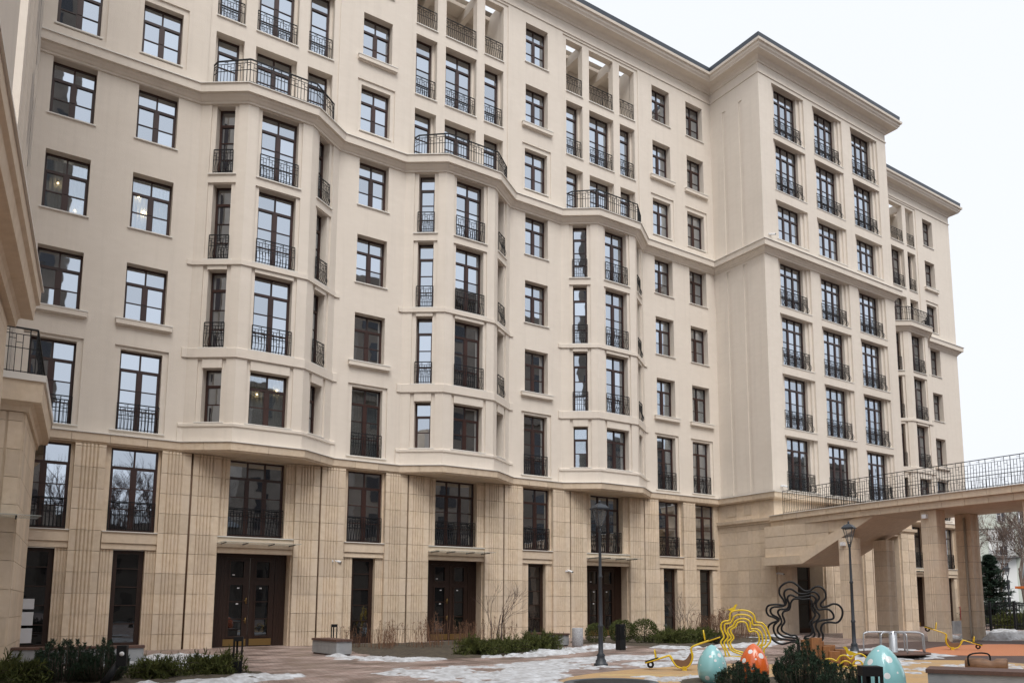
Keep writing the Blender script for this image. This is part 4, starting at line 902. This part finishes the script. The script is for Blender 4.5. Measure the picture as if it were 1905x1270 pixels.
# eggs
def egg(label, loc, w, h, col, dots, rz):
    mt = bpy.data.materials.new('painted_egg'); mt.use_nodes = True; n = mt.node_tree; b = n.nodes['Principled BSDF']; b.inputs['Roughness'].default_value = .25; b.inputs['Coat Weight'].default_value = .6; b.inputs['Coat Roughness'].default_value = .05
    tc = n.nodes.new('ShaderNodeTexCoord'); prev = None
    prof = [(0.0, 0.0), (.22, .012), (.34, .06), (.45, .18), (.495, .32), (.5, .40), (.48, .52), (.42, .66), (.32, .8), (.2, .91), (.1, .97), (0.0, 1.0)]
    pr = spline([(r, 0, z) for r, z in prof], 3); pr = [(max(.001, p.x * w), p.z * h) for p in pr]
    def surf(a, z):
        r = min(pr, key=lambda p: abs(p[1] - z * h))[0]; return (r * cos(a), r * sin(a), z * h)
    for a, z, rr in dots:
        p = surf(a, z); d_ = n.nodes.new('ShaderNodeVectorMath'); d_.operation = 'DISTANCE'; d_.inputs[1].default_value = p; n.links.new(tc.outputs['Object'], d_.inputs[0])
        l = n.nodes.new('ShaderNodeMath'); l.operation = 'LESS_THAN'; l.inputs[1].default_value = rr; n.links.new(d_.outputs['Value'], l.inputs[0])
        if prev is None: prev = l.outputs[0]
        else: m_ = n.nodes.new('ShaderNodeMath'); m_.operation = 'MAXIMUM'; n.links.new(prev, m_.inputs[0]); n.links.new(l.outputs[0], m_.inputs[1]); prev = m_.outputs[0]
    mx = n.nodes.new('ShaderNodeMix'); mx.data_type = 'RGBA'; mx.inputs[6].default_value = (*col, 1); mx.inputs[7].default_value = (.8, .8, .8, 1); n.links.new(prev, mx.inputs['Factor']); n.links.new(mx.outputs[2], b.inputs['Base Color'])
    q = MB(); q.lathe(pr, n=32); o = q.build('painted_egg', mt, None, loc, rz); return tag(o, label, 'egg', 'painted garden eggs')
def facing(loc): return atan2(CAM.y - loc[1], CAM.x - loc[0])
BLUE = (.27, .56, .58); ORG = (.72, .13, .02)
e1 = (12.1, -21.05, 0); f1 = facing(e1)
egg('pale blue egg with white dots beside the near see-saw', e1, .6, .8, BLUE, [(f1 + .75, .74, .045), (f1 - .15, .72, .028), (f1 + .25, .62, .028), (f1 + .9, .88, .03), (f1 - .4, .18, .05), (f1 + .5, .2, .04), (f1 + .9, .55, .016), (f1 - .9, .5, .012), (f1 + .1, .1, .014), (f1 + .5, .45, .012), (f1 + 2, .5, .05), (f1 + 3, .6, .05), (f1 + 4, .4, .05), (f1 - 1.2, .75, .02)], 0)
e2 = (12.66, -21.66, 0); f2 = facing(e2)
egg('orange egg with white dots between the dwarf pines', e2, .6, .83, ORG, [(f2 - .35, .82, .05), (f2 + .7, .72, .06), (f2 + .15, .64, .02), (f2 - .8, .6, .05), (f2 + .2, .25, .05), (f2 + 2, .5, .05), (f2 + 3.3, .6, .05), (f2 - .1, .42, .03)], 0)
e3 = (12.0, -24.95, 0); f3 = facing(e3)
egg('larger pale blue egg with white dots by the timber topped bench', e3, .7, .95, BLUE, [(f3 + .45, .77, .06), (f3 - .75, .72, .055), (f3 + .2, .50, .05), (f3 + .75, .55, .018), (f3 + .15, .78, .018), (f3 - .35, .9, .018), (f3 - .7, .58, .018), (f3 + 2, .5, .06), (f3 + 3.3, .6, .06), (f3 - .5, .3, .05)], 0)
# see-saws
def seesaw(label, loc, rz, sc):
    t = thing('seesaw', label, 'see-saw', loc, rz, 'yellow see-saws', sc); k = .00115
    prof = [(135, 780), (400, 700), (600, 635), (650, 640), (700, 720), (780, 830), (870, 868), (950, 868), (1040, 820), (1095, 720), (1108, 620), (1085, 500), (1130, 430), (1400, 330), (1680, 235)]
    pts = [((x - 950) * k, (925 - y) * k) for x, y in prof]
    for sy in (-.11, .11):
        q = MB(); q.tube([Vector((p.x, sy, p.z)) for p in spline([(x, 0, z) for x, z in pts], 4)], .02, 7); q.build('side_rail', YEL, t)
    for (x, z) in (pts[3], pts[6], pts[9]):
        q = MB(); q.tube([(x, -.11, z), (x, .11, z)], .016, 6); q.build('cross_bar', YEL, t)
    q = MB(); arc = spline([((x - 950) * k, 0, (925 - y) * k) for x, y in ((710, 730), (790, 835), (880, 862), (960, 860), (1045, 815), (1100, 700), (1100, 600))], 4)
    inn = spline([((x - 950) * k, 0, (925 - y) * k) for x, y in ((720, 705), (800, 705), (880, 720), (940, 715), (1000, 670), (1050, 590), (1080, 575))], 4)
    for a in range(len(arc) - 1):
        for sy in (-.09, .09): q.quad((arc[a].x, sy, arc[a].z), (arc[a + 1].x, sy, arc[a + 1].z), (inn[a + 1].x, sy, inn[a + 1].z), (inn[a].x, sy, inn[a].z))
        q.quad((inn[a].x, -.09, inn[a].z), (inn[a + 1].x, -.09, inn[a + 1].z), (inn[a + 1].x, .09, inn[a + 1].z), (inn[a].x, .09, inn[a].z)); q.quad((arc[a].x, -.09, arc[a].z), (arc[a + 1].x, -.09, arc[a + 1].z), (arc[a + 1].x, .09, arc[a + 1].z), (arc[a].x, .09, arc[a].z))
    q.build('cradle', PLY, t)
    for (x0, z0, x1, z1, hx, wx, wz) in ((135, 765, 400, 680, 360, 240, 815), (1450, 300, 1680, 215, 1370, 1600, 310)):
        q = MB(); a = Vector(((x0 - 950) * k, 0, (925 - z0) * k)); b = Vector(((x1 - 950) * k, 0, (925 - z1) * k)); d_ = (b - a); nn = Vector((-d_.z, 0, d_.x)).normalized() * .02
        for sy in (1,):
            v = [a + Vector((0, -.13, 0)), b + Vector((0, -.13, 0)), b + Vector((0, .13, 0)), a + Vector((0, .13, 0))]; i = len(q.v); q.v += [tuple(p) for p in v] + [tuple(p + nn) for p in v]
            for f in ((0, 1, 2, 3), (7, 6, 5, 4), (0, 4, 5, 1), (1, 5, 6, 2), (2, 6, 7, 3), (3, 7, 4, 0)): q.f.append(tuple(i + j for j in f)); q.sm.append(False)
        q.build('seat', TYRE, t)
        zr = (925 - (z0 if hx < 950 else z0 + 30)) * k
        hz = zr + (.09 if hx < 950 else .06); hx_ = (hx - 950) * k
        q = MB(); q.tube(spline([(hx_, -.1, hz - .03), (hx_ - .02, -.1, hz + .12), (hx_ - .03, -.05, hz + .19), (hx_ - .03, .05, hz + .19), (hx_ - .02, .1, hz + .12), (hx_, .1, hz - .03)], 4), .016, 6); q.build('handle', YEL, t)
        q = MB(); cx_, cz = (wx - 950) * k, (925 - wz) * k
        q.tube([(cx_ + .06 * cos(a_), 0, cz + .06 * sin(a_)) for a_ in [2 * pi * i / 14 for i in range(14)]], .028, 7, True); q.build('tyre', TYRE, t)
    q = MB(); q.box(-.05, .05, -.15, .15, 0, .1); q.box(-.035, .035, -.16, .16, .06, .085); q.build('foot', YEL, t)
    return t
seesaw('yellow see-saw with tyre buffers beside the pale blue egg', (14.1, -18.2, 0), FACE + .02, 1.04)
seesaw('yellow see-saw with tyre buffers on the orange rubber by the bridge piers', (28.1, -17.3, 0), FACE + pi - .1, 1.02)
# roundabout
t = thing('roundabout', 'steel playground roundabout with grey rails and brown deck', 'roundabout', (22.9, -18.3, 0))
q = MB(); q.lathe([(1.02, .1), (1.05, .1), (1.05, .15), (.02, .15)], n=40); q.build('deck', SLAT, t)
q = MB(); q.lathe([(.2, 0), (.2, .1), (.12, .1), (.12, .78), (.02, .8)], n=20); q.build('hub', STEEL, t)
q = MB(); q.lathe([(.9, .012), (.9, .1), (.85, .1)], n=32); q.build('skirt', TYRE, t)
for i in range(8):
    a = 2 * pi * i / 8 + .2
    q = MB(); q.tube(spline([(.1, 0, .76), (.7, 0, .76), (.86, 0, .73), (.92, 0, .64), (.93, 0, .14)], 4), .022, 7); o = q.build('grab_rail', STEEL, t); o.rotation_euler[2] = a
# log rider, stump steps, trampoline
LOG = mat('log_wood', (.24, .13, .07), .6, var=(.15, .08, .045), scale=7, stretch=(1, 1, 4))
t = thing('log_rider', 'brown log shaped spring rider with a dark hoop handle', 'play equipment', (19.5, -22.8, 0), FACE - .35)
q = MB(); q.tube([(-.42, 0, .17), (-.4, 0, .17), (-.1, 0, .17), (0, 0, .16), (.15, 0, .12), (.28, 0, .17), (.46, 0, .18), (.48, 0, .18)], [.12, .16, .165, .16, .15, .165, .165, .13], 16); q.build('log', LOG, t)
q = MB(); q.tube(spline([(-.32, -.17, .15), (-.33, -.18, .36), (-.22, -.16, .44), (.0, .0, .45), (.1, .15, .38), (.08, .17, .15)], 4), .02, 7); q.build('handle', BLACKP, t)
q = MB(); q.box(-.1, .1, -.1, .1, 0.005, .06); q.build('mount', IRON, t)
for i, (dx, dy, h, r) in enumerate(((0, 0, .72, .16), (.24, .1, .62, .15), (-.02, .3, .66, .15), (.2, -.22, .5, .15), (.42, -.12, .52, .16), (.1, -.5, .38, .16), (.42, -.46, .42, .17), (.66, .1, .5, .15), (.3, -.8, .26, .16))):
    q = MB(); n_ = 6; q.prism([(r * cos(2 * pi * k / n_ + i), r * sin(2 * pi * k / n_ + i)) for k in range(n_)], 0, h); o = q.build('wooden_post', mat('post_wood', (.33, .155, .06), .65, var=(.22, .1, .045), scale=9, stretch=(3, 3, .7)), None, (18.25 + dx, -18.95 + dy, 0)); tag(o, 'hexagonal wooden stepping post under the black wire sculpture', 'post', 'stepping posts')
t = thing('trampoline', 'round black ground level trampoline set in the tan rubber', 'trampoline', (10.5, -19.75, 0))
q = MB(); q.lathe([(.98, .012), (.98, .03), (.8, .05), (.8, .02)], n=36); q.build('rim', mat('rim_rubber', (.09, .1, .11), .6), t)
q = MB(); q.lathe([(.79, .012), (.79, .028), (.01, .02)], n=30); q.build('mat', TYRE, t)
q = MB(); q.lathe([(.05, 0), (.06, .02), (.055, .5), (.03, .6), (.02, .62)], n=10); o = q.build('fire_extinguisher', mat('red_paint', (.5, .02, .03), .4), None, (21.3, -4.3, 0)); tag(o, 'small red cylinder standing by the last double door', 'cylinder')
# ------------------------------------------------------------------ plants
def rv(): return Vector((random.uniform(-1, 1), random.uniform(-1, 1), random.uniform(-1, 1)))
def leafmat(name, c0, c1):
    mt = mat(name, c1, .75, var=c0, scale=7.0, island=.3, spec=.2); return mt
JUN = leafmat('juniper_green', (.04, .052, .016), (.115, .125, .035)); PINE = leafmat('pine_green', (.022, .04, .024), (.045, .075, .045)); THU = leafmat('thuja_green', (.05, .065, .02), (.10, .115, .035)); TWIG = mat('bark', (.10, .075, .06), .9, var=(.06, .045, .035), scale=12); STRAW = mat('dry_stem', (.16, .085, .05), .9, island=.35); FIRM = leafmat('fir_green', (.02, .04, .028), (.045, .075, .05))
def blade(mb, a, b, w):
    d_ = b - a; s = d_.cross(rv()); s = s.normalized() * w if s.length > 1e-6 else Vector((w, 0, 0)); m_ = a + d_ * .45
    mb.quad(a, m_ + s, b, m_ - s)
def juniper_mesh(seed, n=130):
    random.seed(seed); mb = MB(); st = MB()
    for i in range(n):
        az = random.uniform(0, 2 * pi); el = random.uniform(.12, 1.05); L = random.uniform(.55, 1.05) * (1.0 if el < .7 else .75)
        d_ = Vector((cos(az) * cos(el), sin(az) * cos(el), sin(el) * .75)); o = Vector((cos(az), sin(az), 0)) * random.uniform(0, .25) + Vector((0, 0, .04)); pts = []
        for k in range(7): t = k / 6; pts.append(o + d_ * (L * t) + Vector((0, 0, -.22 * t * t * cos(el))) + rv() * .012)
        st.tube(pts, [.012 * (1 - k / 7.5) for k in range(7)], 3, caps=False)
        for k in range(1, 7):
            for j in range(9):
                t = random.random(); p = pts[k - 1].lerp(pts[k], t); q = (pts[k] - pts[k - 1]).normalized() * .55 + rv() * .75 + Vector((0, 0, .25)); q = q.normalized() * random.uniform(.07, .15); blade(mb, p, p + q, .011)
                p2 = p + q * .6; blade(mb, p2, p2 + (q * .5 + rv() * .05), .008)
    return mb, st
def pine_mesh(seed, n=70, H=.85, R=.6):
    random.seed(seed); mb = MB(); st = MB()
    for i in range(n):
        a = random.uniform(0, 2 * pi); r = R * sqrt(random.random()); h = H * (1 - .55 * (r / R) ** 2) * random.uniform(.72, 1.12); b = Vector((cos(a) * r * .6, sin(a) * r * .6, .02)); tip = Vector((cos(a) * r, sin(a) * r, h)); mid = b.lerp(tip, .55) + Vector((cos(a), sin(a), 0)) * .08
        P = spline([tuple(b), tuple(mid), tuple(tip - Vector((0, 0, .02))), tuple(tip)], 5); st.tube(P, [.014 * (1 - .8 * k / len(P)) for k in range(len(P))], 3, caps=False)
        for k in range(2, len(P)):
            ax = (P[k] - P[k - 1]).normalized()
            for j in range(13):
                s = rv(); s = (s - ax * s.dot(ax)); s = s.normalized() if s.length > .01 else Vector((1, 0, 0)); p = P[k - 1].lerp(P[k], random.random()); q = (ax * .8 + s * .75).normalized() * random.uniform(.05, .085); blade(mb, p, p + q, .0042)
    return mb, st
def thuja_mesh(seed, R=.5, H=.85, n=2600):
    random.seed(seed); mb = MB(); st = MB(); st.tube([(0, 0, 0), (0, 0, H * .7)], [.03, .01], 6)
    for i in range(n):
        u = random.uniform(-.95, 1); a = random.uniform(0, 2 * pi); r = sqrt(1 - u * u); d_ = Vector((r * cos(a), r * sin(a), u)); rr = 1 - .35 * random.random() ** 2 + .1 * mnoise.noise(d_ * 3 + Vector((seed, 0, 0))); p = Vector((d_.x * R * rr, d_.y * R * rr, H * .5 + d_.z * H * .5 * rr)); q = (d_ * .7 + rv() * .6 + Vector((0, 0, .5))).normalized() * random.uniform(.05, .1); blade(mb, p, p + q, .014)
    return mb, st
def plant(name, label, cat, meshes, leaf, loc, rz=0, sc=1.0, group=None):
    t = thing(name, label, cat, loc, rz, group, sc if not isinstance(sc, tuple) else 1.0)
    if isinstance(sc, tuple): t.scale = sc
    link('foliage', meshes[0], t); link('stems', meshes[1], t); return t
def mk(pair, leaf): return pair[0].mesh('foliage', leaf), pair[1].mesh('stems', TWIG)
JM = [mk(juniper_mesh(s), JUN) for s in (1, 2, 3)]; PM = [mk(pine_mesh(s, n_, h_, r_), PINE) for s, n_, h_, r_ in ((5, 110, .8, .62), (6, 120, .85, .7))]; TM = [mk(thuja_mesh(8), THU)]
jl = 'spreading green juniper'
for i, (x, y, s, lab) in enumerate(((3.05, -13.1, .68, jl + ' between the leaning spotlight and the other juniper'), (4.2, -12.8, .78, jl + ' touching the black bollard light'), (0.1, -13.6, .9, 'dark spreading juniper at the foot of the wing'), (-.6, -15.0, 1.0, 'dark low juniper beside the near block of the wing'),
        (12.9, -10.0, .85, jl + ' at the end of the dry stem bed'), (14.2, -9.7, .8, jl + ' under the small bare tree'), (15.7, -9.3, .95, jl + ' next to the granite bin'), (23.0, -8.3, .95, jl + ' beside the clipped thuja bushes'), (24.6, -8.6, .85, 'low ' + jl + ' behind the near see-saw'), (25.6, -7.2, .85, jl + ' in front of the tower dry shrubs'), (54.6, -7.0, 1.6, 'green shrub behind the metal fence'), (56.6, -7.4, 1.5, 'far green shrub along the white fence'))):
    plant('juniper_bush', lab, 'bush', JM[i % 3], JUN, (x, y, .03), i * 1.3, (s, s, s * 1.65), 'junipers in the beds')
for i, (x, y, s, lab) in enumerate(((1.25, -13.2, (1.05, 1.05, 1.05), 'dark dwarf pine beside the juniper at the foot of the wing'), (1.95, -13.5, (.8, .8, .95), 'smaller dark dwarf pine touching the leaning spotlight'), (11.55, -22.35, (.85, .85, .62), 'dark dwarf pine in front of the orange egg'), (12.15, -23.3, (.85, .85, 1.0), 'dark dwarf pine below the black wire sculpture'), (12.1, -24.1, (.75, .75, .66), 'low dwarf pine beside the yellow cloud frame'))):
    plant('dwarf_pine', lab, 'bush', PM[i % 2], PINE, (x, y, .02), i * 2.1, s, 'dwarf pines in the beds')
for i, (x, y, s) in enumerate(((20.9, -5.9, .9), (21.9, -6.4, 1.05), (22.3, -7.4, 1.1))):
    plant('thuja_bush', ['rounded clipped thuja nearest the last double door', 'middle rounded clipped thuja behind the perforated bollard', 'rounded clipped thuja next to the juniper'][i], 'bush', TM[0], THU, (x, y, .02), i * 2, (s, s, s * 1.05), 'clipped thuja bushes')
# dry stems
def stems_mesh(seed, n=38, H=1.0, R=.6):
    random.seed(seed); mb = MB()
    for i in range(n):
        a = random.uniform(0, 2 * pi); r = R * sqrt(random.random()); b = Vector((cos(a) * r, sin(a) * r, 0)); h = H * random.uniform(.4, 1.0); d_ = Vector((random.uniform(-.2, .2), random.uniform(-.2, .2), 1)); pts = [b, b + d_ * h * .5, b + d_ * h + rv() * .05]; mb.tube(pts, [.008, .006, .003], 3, caps=False)
        for k in range(3):
            p = pts[1].lerp(pts[2], random.random()); mb.tube([p, p + Vector((random.uniform(-.1, .1), random.uniform(-.1, .1), random.uniform(.04, .16)))], [.004, .002], 3, caps=False)
        if random.random() < .35:
            for k in range(9): p = pts[2] + rv() * .035; blade(mb, p, p + rv() * .05, .012)
    return mb
SM = [stems_mesh(s).mesh('dry_plant', STRAW) for s in (21, 22, 23)]
for i, (x, y, s) in enumerate(((11.2, -3.2, .9), (12.2, -4.0, 1.0), (13.0, -3.0, .95), (13.4, -5.0, 1.15), (14.6, -3.6, 1.3), (15.0, -5.6, 1.0), (15.9, -3.8, 1.0), (16.6, -5.2, 1.15), (11.6, -5.4, .7), (14.0, -7.0, .7))):
    o = link('dry_plant', SM[i % 3], None, (x, y, .03), i * .9); o.scale = (s, s, s); tag(o, 'clump of dry brown stems in the soil bed before the double doors', 'dry plant', 'dry stems by the doors')
for i, (x, y, s) in enumerate(((26.6, -6.6, 1.35), (27.6, -6.0, 1.5), (28.6, -6.4, 1.35), (29.6, -5.4, 1.5), (30.6, -5.6, 1.2), (27.2, -7.4, 1.1))):
    o = link('dry_plant', SM[i % 3], None, (x, y, .03), i * 1.7); o.scale = (s, s, s); tag(o, 'clump of dry reddish stems at the foot of the tower', 'dry plant', 'dry stems by the tower')
# bare trees
def bare_tree(seed, H, r0, depth, spread=.6, multi=1, twig=.6, kids=(3, 4), rmin=0.003):
    random.seed(seed); tr = MB(); cr = MB()
    def grow(p, d_, L, r, lev):
        pts = [p]; dd = d_.copy()
        for k in range(3): dd = (dd + rv() * .14 + Vector((0, 0, .06))).normalized(); pts.append(pts[-1] + dd * L / 3)
        (tr if lev == 0 else cr).tube(pts, [r, r * .85, r * .7, r * .5], 6 if lev == 0 else 3, caps=False)
        if lev >= depth: return
        for j in range(random.randint(*kids)):
            t = random.uniform(.35, 1.0); b = pts[1].lerp(pts[3], t); ax = rv(); ax = (ax - dd * ax.dot(dd)).normalized(); nd = (dd + ax * spread * random.uniform(.6, 1.3)).normalized(); grow(b, nd, L * random.uniform(.55, .8), max(r * .5, rmin), lev + 1)
    for m_ in range(multi): grow(Vector((0, 0, 0)) + (rv() * .12 if multi > 1 else Vector()) * Vector((1, 1, 0)), (Vector((0, 0, 1)) + (rv() * .25 if multi > 1 else rv() * .05)).normalized(), H * .42, r0, 0)
    return tr, cr
def tree_meshes(seed, bark, *a, **k): tr, cr = bare_tree(seed, *a, **k); return tr.mesh('trunk', bark), cr.mesh('crown', bark)
DARKB = mat('dark_twig', (.09, .06, .055), .9)
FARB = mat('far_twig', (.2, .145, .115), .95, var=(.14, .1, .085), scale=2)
st = tree_meshes(31, DARKB, 1.7, .014, 3, .55, 4, kids=(2, 3))
def tree(name, label, meshes, loc, rz=0, sc=1.0, group=None):
    t = thing(name, label, 'tree', loc, rz, group, sc); link('trunk', meshes[0], t); link('crown', meshes[1], t); return t
tree('bare_sapling', 'small multi stemmed bare sapling behind the junipers', st, (16.4, -5.4, 0), 0, 1.75, 'bare saplings')
tree('bare_sapling', 'small bare sapling in front of the tower side windows', st, (29.2, -2.6, 0), 2, 1.6, 'bare saplings')
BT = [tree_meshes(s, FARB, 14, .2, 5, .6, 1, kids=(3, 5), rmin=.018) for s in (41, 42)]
for i, (x, y, s) in enumerate(((86, 14, .8), (92, 20, 1.0), (84, 5.5, .85), (98, 12, 1.05), (92, 8, .9), (102, 18, 1.1), (80, 11, .7), (96, 4, .95), (89, 10, .75), (106, 24, 1.0), (100, 27, .95), (110, 14, 1.1))):
    tree('bare_tree', 'bare brown tree in front of the pale green apartment house', BT[i % 2], (x, y, 0), i * 1.1, s * .95, 'bare trees before the pale house')
# trees behind the viewer, mirrored in the lower windows
BT2 = [tree_meshes(s, DARKB, 15, .22, 4, .5, 1, kids=(3, 5)) for s in (51,)]
for i, (x, y, s) in enumerate(((4, -62, 1.2), (-6, -58, 1.1), (13, -60, 1.25), (21, -66, 1.2), (30, -62, 1.1), (9, -70, 1.3), (42, -64, 1.1))):
    tree('court_tree', 'bare dark tree mirrored in the lower window panes', BT2[0], (x, y, 0), i * 1.4, s, 'trees mirrored in the windows')
# fir
random.seed(61); mb = MB(); sm = MB(); sm.tube([(0, 0, 0), (0, 0, 6.4)], [.12, .02], 7)
for i in range(420):
    z = .3 + 6.0 * random.random() ** 1.15; R = 1.75 * (1 - z / 6.5) * random.uniform(.7, 1.05) + .08; a = random.uniform(0, 2 * pi); d_ = Vector((cos(a), sin(a), -.12 + .3 * z / 6.5)); pts = [Vector((0, 0, z)) + d_ * R * k / 4 + Vector((0, 0, .1 * (k / 4) ** 2)) for k in range(5)]
    sm.tube(pts, .012, 3, caps=False)
    for k in range(1, 5):
        for j in range(20):
            p = pts[k - 1].lerp(pts[k], random.random()); blade(mb, p, p + (d_ * .6 + rv() * .8).normalized() * random.uniform(.1, .22), .016)
t = thing('fir_tree', 'dark green fir tree behind the metal fence and gate', 'tree', (61.7, -2.15, 0)); t.scale = (1.5, 1.5, .84); mb.build('foliage', FIRM, t); sm.build('trunk', TWIG, t)
# ------------------------------------------------------------------ fences at the far right
def fence(label, a, b, h, n, cat='fence'):
    A, B = Vector(a), Vector(b); L = (B - A).length; t = thing('metal_fence', label, cat, (*a, 0), atan2(B.y - A.y, B.x - A.x), 'dark metal fences')
    for z in (h, h - .12, .22, .45):
        q = MB(); q.box(0, L, -.02, .02, z - .02, z + .02); q.build('rail', IRON, t)
    for i in range(n + 1):
        x = L * i / n; q = MB(); e = i in (0, n); q.box(x - (.05 if e else .012), x + (.05 if e else .012), -(.05 if e else .012), (.05 if e else .012), 0.0 if e else .22, h + (.12 if e else 0)); q.build('post' if e else 'bar', IRON, t)
    return t
fence('dark metal fence panel on the low concrete wall', (43.6, -9.6), (46.0, -9.8), 1.65, 16); fence('dark metal gate leaf with a thick end post', (46.2, -9.7), (48.2, -10.9), 1.65, 12, 'gate')
fence('dark metal fence in front of the white boards', (50.5, -9.0), (62, -9.4), 1.7, 40)
q = MB(); q.box(62, 85, -.6, -.5, 0.0, 2.1); o = q.build('white_hoarding', mat('hoarding', (.62, .64, .68), .6, var=(.5, .52, .55), scale=1.2), None, (0, -4.6, 0)); tag(o, 'pale board fence behind the dark metal fence', 'fence')
q = MB(); q.box(-1.2, 1.2, -.03, .03, .0, .7); o = q.build('retaining_wall', CONC, None, (44.8, -8.9, 0)); tag(o, 'low grey concrete wall below the metal fence panel', 'wall')
q = MB(); q.box(-.09, .09, -.05, .05, .75, 1.5); q.box(-.02, .02, -.02, .02, 0, .8); o = q.build('red_sign', mat('red_sign', (.42, .015, .04), .5), None, (43.9, -9.3, 0)); tag(o, 'narrow red panel hanging by the fence between the piers', 'sign')
t = thing('climbing_frame', 'far orange climbing frame behind the board fence', 'play equipment', (76, 1.5, 0), .3)
OR2 = mat('orange_paint', (.65, .16, .03), .5)
for x in (-1.5, 0, 1.5):
    q = MB(); q.tube([(x, 0, 0), (x, 0, 3.0)], .1, 8); q.build('post', OR2, t)
q = MB(); q.prism([(-2, -.9), (2, -.9), (2, .9), (-2, .9)], 3.0, 3.2); q.build('roof', OR2, t)
q = MB(); q.box(-.5, .5, -.5, .5, 0, .85); o = q.build('planter_box', CONC, None, (43.1, -13.9, 0)); tag(o, 'grey concrete planter box beyond the bridge piers', 'planter')
# pale house far behind
PH = thing('pale_house', 'far pale green apartment house with white framed windows behind bare trees', 'building', (156, 42, 0), radians(-55))
PW = mat('pale_green_render', (.62, .65, .58), .9, var=(.54, .57, .5), scale=.6); PWW = mat('white_render', (.78, .78, .76), .9)
q = MB(); q.box(-30, 30, 0, 12, 0, 20.6); q.build('wall', PW, PH); q = MB(); q.box(-2.2, 2.2, -.08, 0, 0, 15.8); q.build('white_panel', PWW, PH)
q = MB(); q.box(-30, 30, -.3, 0, 16.0, 16.3); q.build('string_course', PW, PH)
q = MB(); q.box(-30.5, 30.5, -.6, 12, 20.6, 21.0); q.build('roof', ROOFM, PH); q = MB(); q.tube([(3.2, -.15, 0), (3.2, -.15, 20.6)], .2, 6); q.build('drainpipe', STEEL, PH)
WF = mat('white_frame', (.75, .75, .74), .6)
wfm = MB()
for a, b, c, d_ in ((-.75, -.65, 0, 1.9), (.65, .75, 0, 1.9), (-.65, .65, 0, .1), (-.65, .65, 1.8, 1.9), (-.04, .04, .1, 1.8), (-.65, -.04, 1.3, 1.38)): wfm.box(a, b, -.12, -.02, c, d_)
wfm = wfm.mesh('window', WF); pm = MB(); pm.box(-.65, .65, -.07, -.012, .1, 1.8); pm = pm.mesh('pane', mat('far_pane', (.05, .05, .06), .2))
for fl in range(6):
    for k in range(-5, 6):
        o = link('window', wfm, PH, (k * 4.6 + .2, -.09 if k == 0 and fl < 5 else 0, 1.2 + fl * 3.2)); link('pane', pm, o)
q = MB(); rail_path(q, [(-2.4, -1.2), (2.8, -1.2)], 1.1, 0, .2, t=.03, top=.04, belly=False); o = q.build('balcony_railing', IRON, PH); o.location.z = 10.6
q = MB(); q.box(-2.5, 2.9, -1.3, 0, 10.4, 10.6); q.build('balcony', CONC, PH)
# house across the court, mirrored in the window panes
OH = thing('opposite_house', 'tan apartment house mirrored in the middle window panes', 'building', (62, -86, 0), 0)
OW = mat('opposite_render', (.24, .20, .165), .9, var=(.16, .135, .11), scale=.5)
q = MB(); q.box(-34, 110, -12, 0, 0, 33); q.build('wall', OW, OH); q = MB(); q.box(-34.4, 110.4, -12, .7, 33, 34); q.build('roof_cornice', OW, OH)
for z in (8, 22): q = MB(); q.box(-34, 110, 0, .4, z, z + .5); q.build('string_course', OW, OH)
om = MB(); om.box(-.8, .8, 0, .05, 0, 2.2); om = om.mesh('window', mat('opposite_window', (.03, .03, .035), .15))
for fl in range(9):
    for k in range(36): link('window', om, OH, (-31 + k * 3.9, 0, 1.4 + fl * 3.5))

LH = thing('low_house', 'low dark house mirrored in the glazed ground floor doors', 'building', (-6, -84, 0), 0)
q = MB(); q.box(-60, 33.5, -9, 0, 0, 12.5); q.build('wall', OW, LH); q = MB(); q.prism([(-60.5, -9.5), (33.9, -9.5), (33.9, .5), (-60.5, .5)], 12.5, 14.5, [(-60, -5), (33, -5), (33, -4), (-60, -4)]); q.build('roof', ROOFM, LH)
for fl in range(3):
    for k in range(24): link('window', om, LH, (-57 + k * 3.8, 0, 1.4 + fl * 3.8))

OT = thing('opposite_tower', 'tall tan house front mirrored in the central fourth floor panes', 'building', (40, -41, 0), 0)
q = MB(); q.box(-12.5, 12.5, -11, 0, 0, 33.5); q.build('wall', OW, OT); q = MB(); q.box(-13.3, 13.3, -11, .8, 33.5, 34.6); q.build('roof_cornice', OW, OT)
for z in (7.6, 22): q = MB(); q.box(-12.5, 12.5, 0, .4, z, z + .5); q.build('string_course', OW, OT)
for fl in range(9):
    for k in range(6): link('window', om, OT, (-10 + k * 4, 0, 1.4 + fl * 3.5))

HR = thing('opposite_highrise', 'tall dark house mirrored in the panes next to the wing', 'building', (-11, -70, 0), 0)
q = MB(); q.box(-14, 14.5, -14, 0, 0, 80); q.build('wall', OW, HR); q = MB(); q.box(-14.4, 14.9, -14.4, .4, 80, 81); q.build('roof_cornice', OW, HR)
for fl in range(22):
    for k in range(7): link('window', om, HR, (-12 + k * 4, 0, 1.4 + fl * 3.5))
